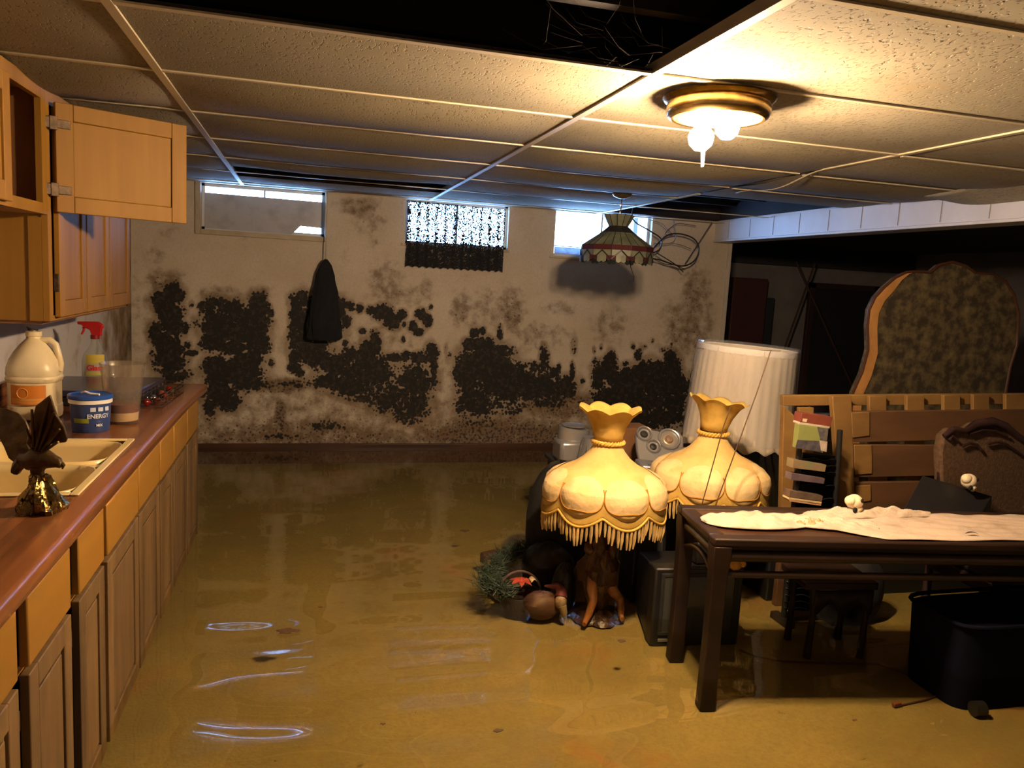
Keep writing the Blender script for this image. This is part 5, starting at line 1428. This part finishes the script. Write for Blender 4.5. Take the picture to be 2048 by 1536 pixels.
# ================================================================ CARVED CHAIR
YC = 2.70
ch_ = thing('carved_chair', 'dark wooden chair with a carved crest and brown upholstered back at the right edge', 'chair', tuple(ony(1960, 1000, YC)))
def CP(px, py, y=YC): return ony(px, py, y)
bo = [(1878,1045),(1884,960),(1882,905),(1888,872),(1905,858),(1930,862),(1952,848),(1985,843),(2010,852),(2030,868),(2060,890),(2085,920),(2095,1045)]
bp_ = [CP(px, py) for px, py in bo]
obj('back_upholstery', MB().prism(bp_, (0,.05,0)), M('brown_tapestry', (.060,.032,.016), (.11,.062,.030), scale=60, rough=.8, bump=.3), ch_, bevel=.01)
m_cv = M('dark_carved_wood', (.040,.022,.024), (.022,.010,.008), scale=12, rough=.28)
obj('crest_rail', MB().tube([CP(px, py, YC-.01) for px, py in bo[3:11]], [.010,.014,.013,.018,.020,.018,.015,.012], 10), m_cv, ch_)
for pts in ([(1925,893),(1940,886),(1955,890),(1962,900)], [(1975,888),(1995,884),(2012,888),(2030,900),(2046,912)], [(1940,868),(1965,860),(1990,862),(2015,872)], [(1915,880),(1905,872),(1898,880)]):
    obj('carved_scroll', MB().tube([CP(px, py, YC-.014) for px, py in pts], .006, 8), m_cv, ch_)
L1, L2 = CP(1878,1045), CP(2095,1045)
obj('stile', MB().tube([CP(1886,880,YC+.02), CP(1882,960,YC+.02), (L1.x,YC+.02,ZF)], .018, 10), m_cv, ch_)
obj('stile', MB().tube([CP(2080,905,YC+.02), (L2.x,YC+.02,ZF)], .018, 10), m_cv, ch_)
obj('seat', MB().box(L1.x-.02, L2.x+.02, 2.37, YC-.02, .20, .27), M('dark_brown_seat', (.020,.012,.009), rough=.8), ch_, bevel=.02)
obj('seat_rail', MB().box(L1.x-.02, L2.x+.02, 2.38, YC+.02, .14, .199), m_cv, ch_, bevel=.006)
for x_ in (L1.x, L2.x):
    obj('front_leg', MB().tube([(x_,2.40,.14),(x_+.005,2.395,.0),(x_-.005,2.39,ZF+.03),(x_-.01,2.38,ZF+.001)], [.024,.018,.015,.022], 12), m_cv, ch_)

# dark box on the chair and the second skull
q4 = [ony(1840,950,2.66), ony(1968,985,2.60), ony(1945,1040,2.48), ony(1795,1040,2.52)]
o = obj('dark_box', MB().prism([ony(1838,952,2.70), ony(1992,992,2.66), ony(1945,1034,2.64), ony(1800,1034,2.68)], (0,-.05,-.01)), M('charcoal_box_lid', (.012,.011,.013), rough=.5), bevel=.006)
o2 = thing('carton', 'dark charcoal box tilted behind the right part of the table, a skull ornament on it', 'box', tuple(ony(1890,1010,2.6)))
bpy.data.objects.remove(o)
ba = [ony(1845,950,2.66), ony(1985,992,2.62), ony(1955,1040,2.50), ony(1795,1040,2.54)]
obj('lid', MB().prism(ba, (0,0,-.02)), M('charcoal_box_lid', (.013,.012,.014), rough=.5), o2, bevel=.004)
bs_ = [p+Vector((0,0,-.021)) for p in ba]; low = min(p.z for p in bs_)
bm2 = MB(); lo4 = [Vector((p.x, p.y, .275)) for p in bs_]
bm2.add(bs_+lo4, [(0,1,2,3),(7,6,5,4),(0,4,5,1),(1,5,6,2),(2,6,7,3),(3,7,4,0)])
obj('body', bm2, m_black, o2, bevel=.003)
sk2 = skull(ony(1934, 980, 2.60)+Vector((0,0,.0)), 'small bone coloured skull ornament lying on the dark box at the right', 1.3, .35)
sk2.rotation_euler = (0, math.radians(10), .35)
ye = thing('yellow_ornament', 'small yellow bone like ornament under the table top beside the front leg', 'ornament', (0,0,0))
obj('body', MB().ball((0,0,.02), .028, .018, .018, 18, 12, jit=.15, seed=2).ball((.03,-.004,.026), .014, .012, .012, 12, 8, jit=.2, seed=3).ball((-.034,0,.018), .012, .010, .008, 12, 8), M('yellow_bone', (.75,.40,.07), (.50,.22,.03), scale=25, rough=.5), ye, local=True)
ye.location = onz(1470, 1141, .2055)
ye['label'] = 'small yellow bone like ornament on top of the old television, seen under the table rail'
# ================================================================ UNDER THE TABLE
cr = thing('plastic_crate', 'large dark navy plastic tub in the shadow under the right half of the table', 'tub', (2.62, 2.55, ZF))
tubm = MB()
def tubf(u, v):
    a = 2*PI*u; k = (abs(cos(a))**6+abs(sin(a))**6)**(-1/6)
    if v < .9: s_ = .94+.06*(v/.9); z = ZF+.002+.31*(v/.9)
    else: s_ = 1-(v-.9)*10; z = ZF+.312
    return (2.545+.325*cos(a)*k*s_, 2.195+.155*sin(a)*k*s_, z)
tubm.grid(tubf, 48, 16, cu=True)
obj('tub_body', tubm, m_navy, cr)
obj('lid_rim', MB().tube([(2.545+.328*cos(a)*(abs(cos(a))**6+abs(sin(a))**6)**(-1/6), 2.195+.158*sin(a)*(abs(cos(a))**6+abs(sin(a))**6)**(-1/6), ZF+.312) for a in [2*PI*i/64 for i in range(64)]], .008, 8, closed=True), m_navy, cr)
obj('wheel', MB().cyl((2.27,2.025,ZF+.028), (2.31,2.020,ZF+.028), .026), m_black, cr)
# low dark footstool beams
st = thing('footstool', 'low dark wooden stool standing in the water under the table, before the disc rack', 'stool', (2.08, 2.58, ZF))
obj('seat_board', MB().obox((2.06,2.57,.185), (.15,-.02,.0), (.018,.11,0), (0,0,.015)), m_tab, st, bevel=.005)
for (x_, y_) in ((1.945,2.50),(2.165,2.47),(1.965,2.66),(2.185,2.63)):
    obj('leg', MB().tube([(x_,y_,.172),(x_+.006,y_,.06),(x_,y_,ZF+.001)], [.020,.012,.016], 10), m_tab, st)
def apr(u, v):
    x = 1.935+.24*u; return (x, 2.475-.028*u, .168-(.075+.022*cos(4*PI*u))*v)
obj('apron', MB().grid(apr, 30, 3), m_tab, st, solid=.010)
c2_ = Vector((2.36, 2.80, .02))
o = obj('sack', MB().ball(c2_, .17, .10, .19, 28, 18, jit=.10, seed=33), M('dark_lump_cloth', (.008,.008,.010), (.014,.012,.012), scale=9, rough=.8, bump=.4), sub=1)  # dark lump added to cover the lit floor under the table
tag(o, 'dark lump added to black out lit floor between the disc rack and navy tub', 'sack')
tk = thing('filler', 'long black trunk added to darken the floor beneath the slatted frame', 'filler', (2.70, 3.22, ZF))  # black box added to darken the floor seen under the table
obj('body', MB().box(2.10, 3.30, 3.03, 3.40, ZF, .17), m_black, tk, bevel=.008)
obj('lid', MB().box(2.09, 3.31, 3.02, 3.41, .172, .21), m_black, tk, bevel=.008)
o = obj('sack', MB().ball((1.20, 3.47, ZF+.26), .155, .085, .31, 30, 20, jit=.09, seed=41), M('black_blocker', (.006,.006,.006), (.011,.010,.009), scale=9, rough=.7, bump=.4), sub=1)  # added to block the third window's reflection in the water
tag(o, 'tall black lump added behind the nearer fringed lamp to block the window reflection', 'sack')
# flex on the floor with its plug
fx = thing('power_cord', 'thin brown power cord with a plug trailing across the floor under the table', 'cord', tuple(onz(1790,1412,ZF)))
pts = [onz(px, py, ZF+.004) for px, py in [(1480,1300),(1510,1312),(1560,1322),(1650,1326),(1760,1328),(1820,1352),(1900,1375),(1890,1385),(1850,1400),(1800,1411)]]
obj('flex', MB().tube(pts, .0035, 6), M('brown_flex', (.06,.02,.01), rough=.6), fx)
p_ = pts[-1]; obj('plug', MB().obox(p_+Vector((-.015,0,.006)), (.016,.002,0), (0,.008,0), (0,0,.007)), M('red_brown_plug', (.14,.04,.02), rough=.5), fx, bevel=.002)

# ================================================================ DEBRIS PILE LEFT OF THE LAMP
m_green = M('dark_artificial_pine', (.022,.042,.018), (.010,.020,.010), scale=20, rough=.7)
ga = thing('garland', 'dark green artificial pine garland lying in the water left of the lamp', 'garland', tuple(onz(985,1140,ZF)))
rnd = random.Random(12); nm_ = MB(); spine = [onz(px, py, .0)+Vector((0,0,.012)) for px, py in [(1085,1098),(1050,1105),(1020,1112),(1003,1125),(990,1145),(975,1168),(985,1180),(1010,1190)]]
for k in range(1500):
    i = rnd.random()*(len(spine)-1); j = int(i); p = spine[j].lerp(spine[min(j+1, len(spine)-1)], i-j)
    d_ = Vector((rnd.gauss(0,1), rnd.gauss(0,1), abs(rnd.gauss(0,.8)))).normalized()
    L_ = rnd.uniform(.03,.07); s_ = p+Vector((rnd.gauss(0,.022), rnd.gauss(0,.022), rnd.uniform(-.03,.03)))
    q_ = s_+d_*L_; w_ = d_.orthogonal().normalized()*.0026
    nm_.add([s_-w_, s_+w_, q_], [(0,1,2)])
nd = obj('needles', nm_, m_green, ga, smooth=False)
obj('stem', MB().tube(spine, .004, 6), m_fig, ga)
def at(px, py, z=0.0): return onz(px, py, z)
# red bow / poinsettia
c_ = at(1042,1172,.0)+Vector((0,0,.015))
po = thing('poinsettia', 'red artificial poinsettia bloom with a pale leaf on the debris pile', 'artificial flower', tuple(c_))
m_pet = M('faded_red_petal', (.40,.045,.015), (.25,.03,.012), scale=20, rough=.7)
for k in range(7):
    a = 2*PI*k/7
    obj('petal', MB().grid(lambda u, v: tuple(c_+Vector((cos(a)*.055*v+(-sin(a))*.028*(u-.5)*sin(PI*min(1,v*.9+.1)), sin(a)*.055*v+cos(a)*.028*(u-.5)*sin(PI*min(1,v*.9+.1)), .010*sin(PI*v)+.006*abs(u-.5)))), 6, 8), m_pet, po, solid=.0015)
obj('pale_leaf', MB().grid(lambda u, v: tuple(c_+Vector((.035+.028*u, -.035+.045*v+.01*u, .012+.01*sin(PI*u)))), 8, 8), m_panel, po, solid=.0015)
# basket hoop + tray
bk_ = thing('wicker_basket', 'dark round basket with a hooped handle holding the red flower in the debris pile', 'basket', tuple(at(1040,1185,ZF)))
cb2 = at(1045,1180,0); cb2 = Vector((cb2.x, cb2.y+.03, ZF))
obj('bowl', MB().lathe(cb2, [(.0,.0),(.070,.0),(.088,.05),(.096,.100),(.090,.100),(.080,.05),(.0,.012)], 40, lambda t_, r, z: (r*(1+.015*sin(30*t_+z*90)), z)), M('dark_wicker', (.035,.018,.010), (.018,.010,.006), scale=40, rough=.7, bump=.4), bk_)
obj('handle', MB().tube([cb2+Vector((.092*cos(a), .03*sin(a), .095+.085*sin(a))) for a in [PI*i/16 for i in range(17)]], .005, 8), M('mauve_handle', (.09,.05,.045), rough=.5), bk_)
# gnome-like figurine: pale face, dark red hat
gn = thing('figurine', 'small fallen figurine with a pale face and dark red hat beside the lamp foot', 'figurine', tuple(at(1115,1195,ZF)))
gc = at(1112,1190,0); gc.z = -.03
obj('robe', MB().ball(gc+Vector((-.055,.02,-.02)), .085, .06, .060, 20, 12, jit=.12, seed=8), M('brown_red_robe', (.09,.045,.022), (.05,.018,.012), scale=15, rough=.6), gn)
obj('face', MB().ball(gc+Vector((.012,-.03,.012)), .026, .022, .032, 18, 12, jit=.05), M('pale_figurine_face', (.34,.25,.15), (.20,.13,.07), scale=30, rough=.5), gn)
obj('hat', MB().tube([gc+Vector((.014,-.022,.03)), gc+Vector((.02,-.01,.05)), gc+Vector((.01,.02,.06)), gc+Vector((-.04,.04,.055))], [.027,.022,.016,.004], 14), M('dark_red_hat', (.10,.015,.010), rough=.7), gn)
obj('beard', MB().tube([gc+Vector((.016,-.042,.0)), gc+Vector((.024,-.048,-.03)), gc+Vector((.028,-.05,-.055))], [.018,.014,.004], 12), M('dirty_beard', (.25,.19,.10), rough=.8), gn)
# dark bags and trays heaped behind
for k, (px, py, rx, ry, rz_, lab) in enumerate([
    (1095,1120,.13,.12,.12,'black sack heaped in the water behind the garland, under the fringed lamp'),
    (1128,1165,.055,.06,.12,'smaller black sack between the heap and the lamp base')]):
    c2_ = at(px, py, 0.0); c2_.z = ZF+rz_*.75
    o = obj('sack', MB().ball(c2_, rx, ry, rz_, 28, 18, jit=.10, seed=20+k), M('black_sack_plastic', (.008,.008,.009), (.012,.010,.010), scale=9, rough=.4, bump=.4), sub=1)
    tag(o, lab, 'sack')
o = obj('tray', MB().lathe(at(1050,1200,ZF)+Vector((0,.05,0)), [(.0,.0),(.14,.0),(.155,.018),(.150,.020),(.137,.006),(.0,.006)], 44), M('dark_brown_tray', (.045,.020,.010), (.028,.012,.007), scale=10, rough=.35))
tag(o, 'dark brown round tray lying under the basket on the flooded floor', 'tray')
o = obj('wooden_block', MB().obox(at(985,1102,0)+Vector((0,0,-.03)), (.05,.012,.004), (-.008,.03,0), (0,0,.025)), M('brown_block', (.07,.030,.018), rough=.6), bevel=.006)
tag(o, 'brown wooden block at the back left of the debris pile', 'block')
o = obj('orange_scrap', MB().obox(at(984,1118,0)+Vector((0,-.01,-.015)), (.022,.004,.002), (0,.012,0), (0,0,.014)), M('orange_tan_scrap', (.60,.33,.10), rough=.5), bevel=.003)
tag(o, 'small orange tan scrap in front of the brown block by the garland', 'scrap')

# floating leaves and scraps
rnd = random.Random(6); m_lf = M('dark_sodden_leaf', (.05,.025,.010), (.10,.05,.02), scale=30, rough=.8)
for (px, py, s_, lab) in [(575,1262,.050,'largest dark leaf scrap on the water in front of the cabinets'), (930,1062,.032,'small folded scrap floating in mid floor, left of the fringed lamp'), (1243,1282,.022,'brown leaf scrap on the floor just left of the television'),
    (995,1462,.020,'dark leaf scrap right of the nearest window reflection'), (765,1449,.010,'tiny dark speck left of the nearest window reflection'), (640,1215,.010,'tiny dark speck on the water behind the largest leaf scrap'), (1710,1441,.010,'tiny dark speck on the floor in front of the plug')]:
    c_ = onz(px, py, .004); n_ = 14; pts = []
    for i in range(n_):
        a = 2*PI*i/n_; r = s_*rnd.uniform(.5,1.0); pts.append(c_+Vector((r*cos(a), r*sin(a)*.55, rnd.uniform(0,.002))))
    o = obj('leaf_scrap', MB().prism(pts, (0,0,.0015)), m_lf, smooth=False)
    tag(o, lab, 'leaf', 'scraps floating on the water')
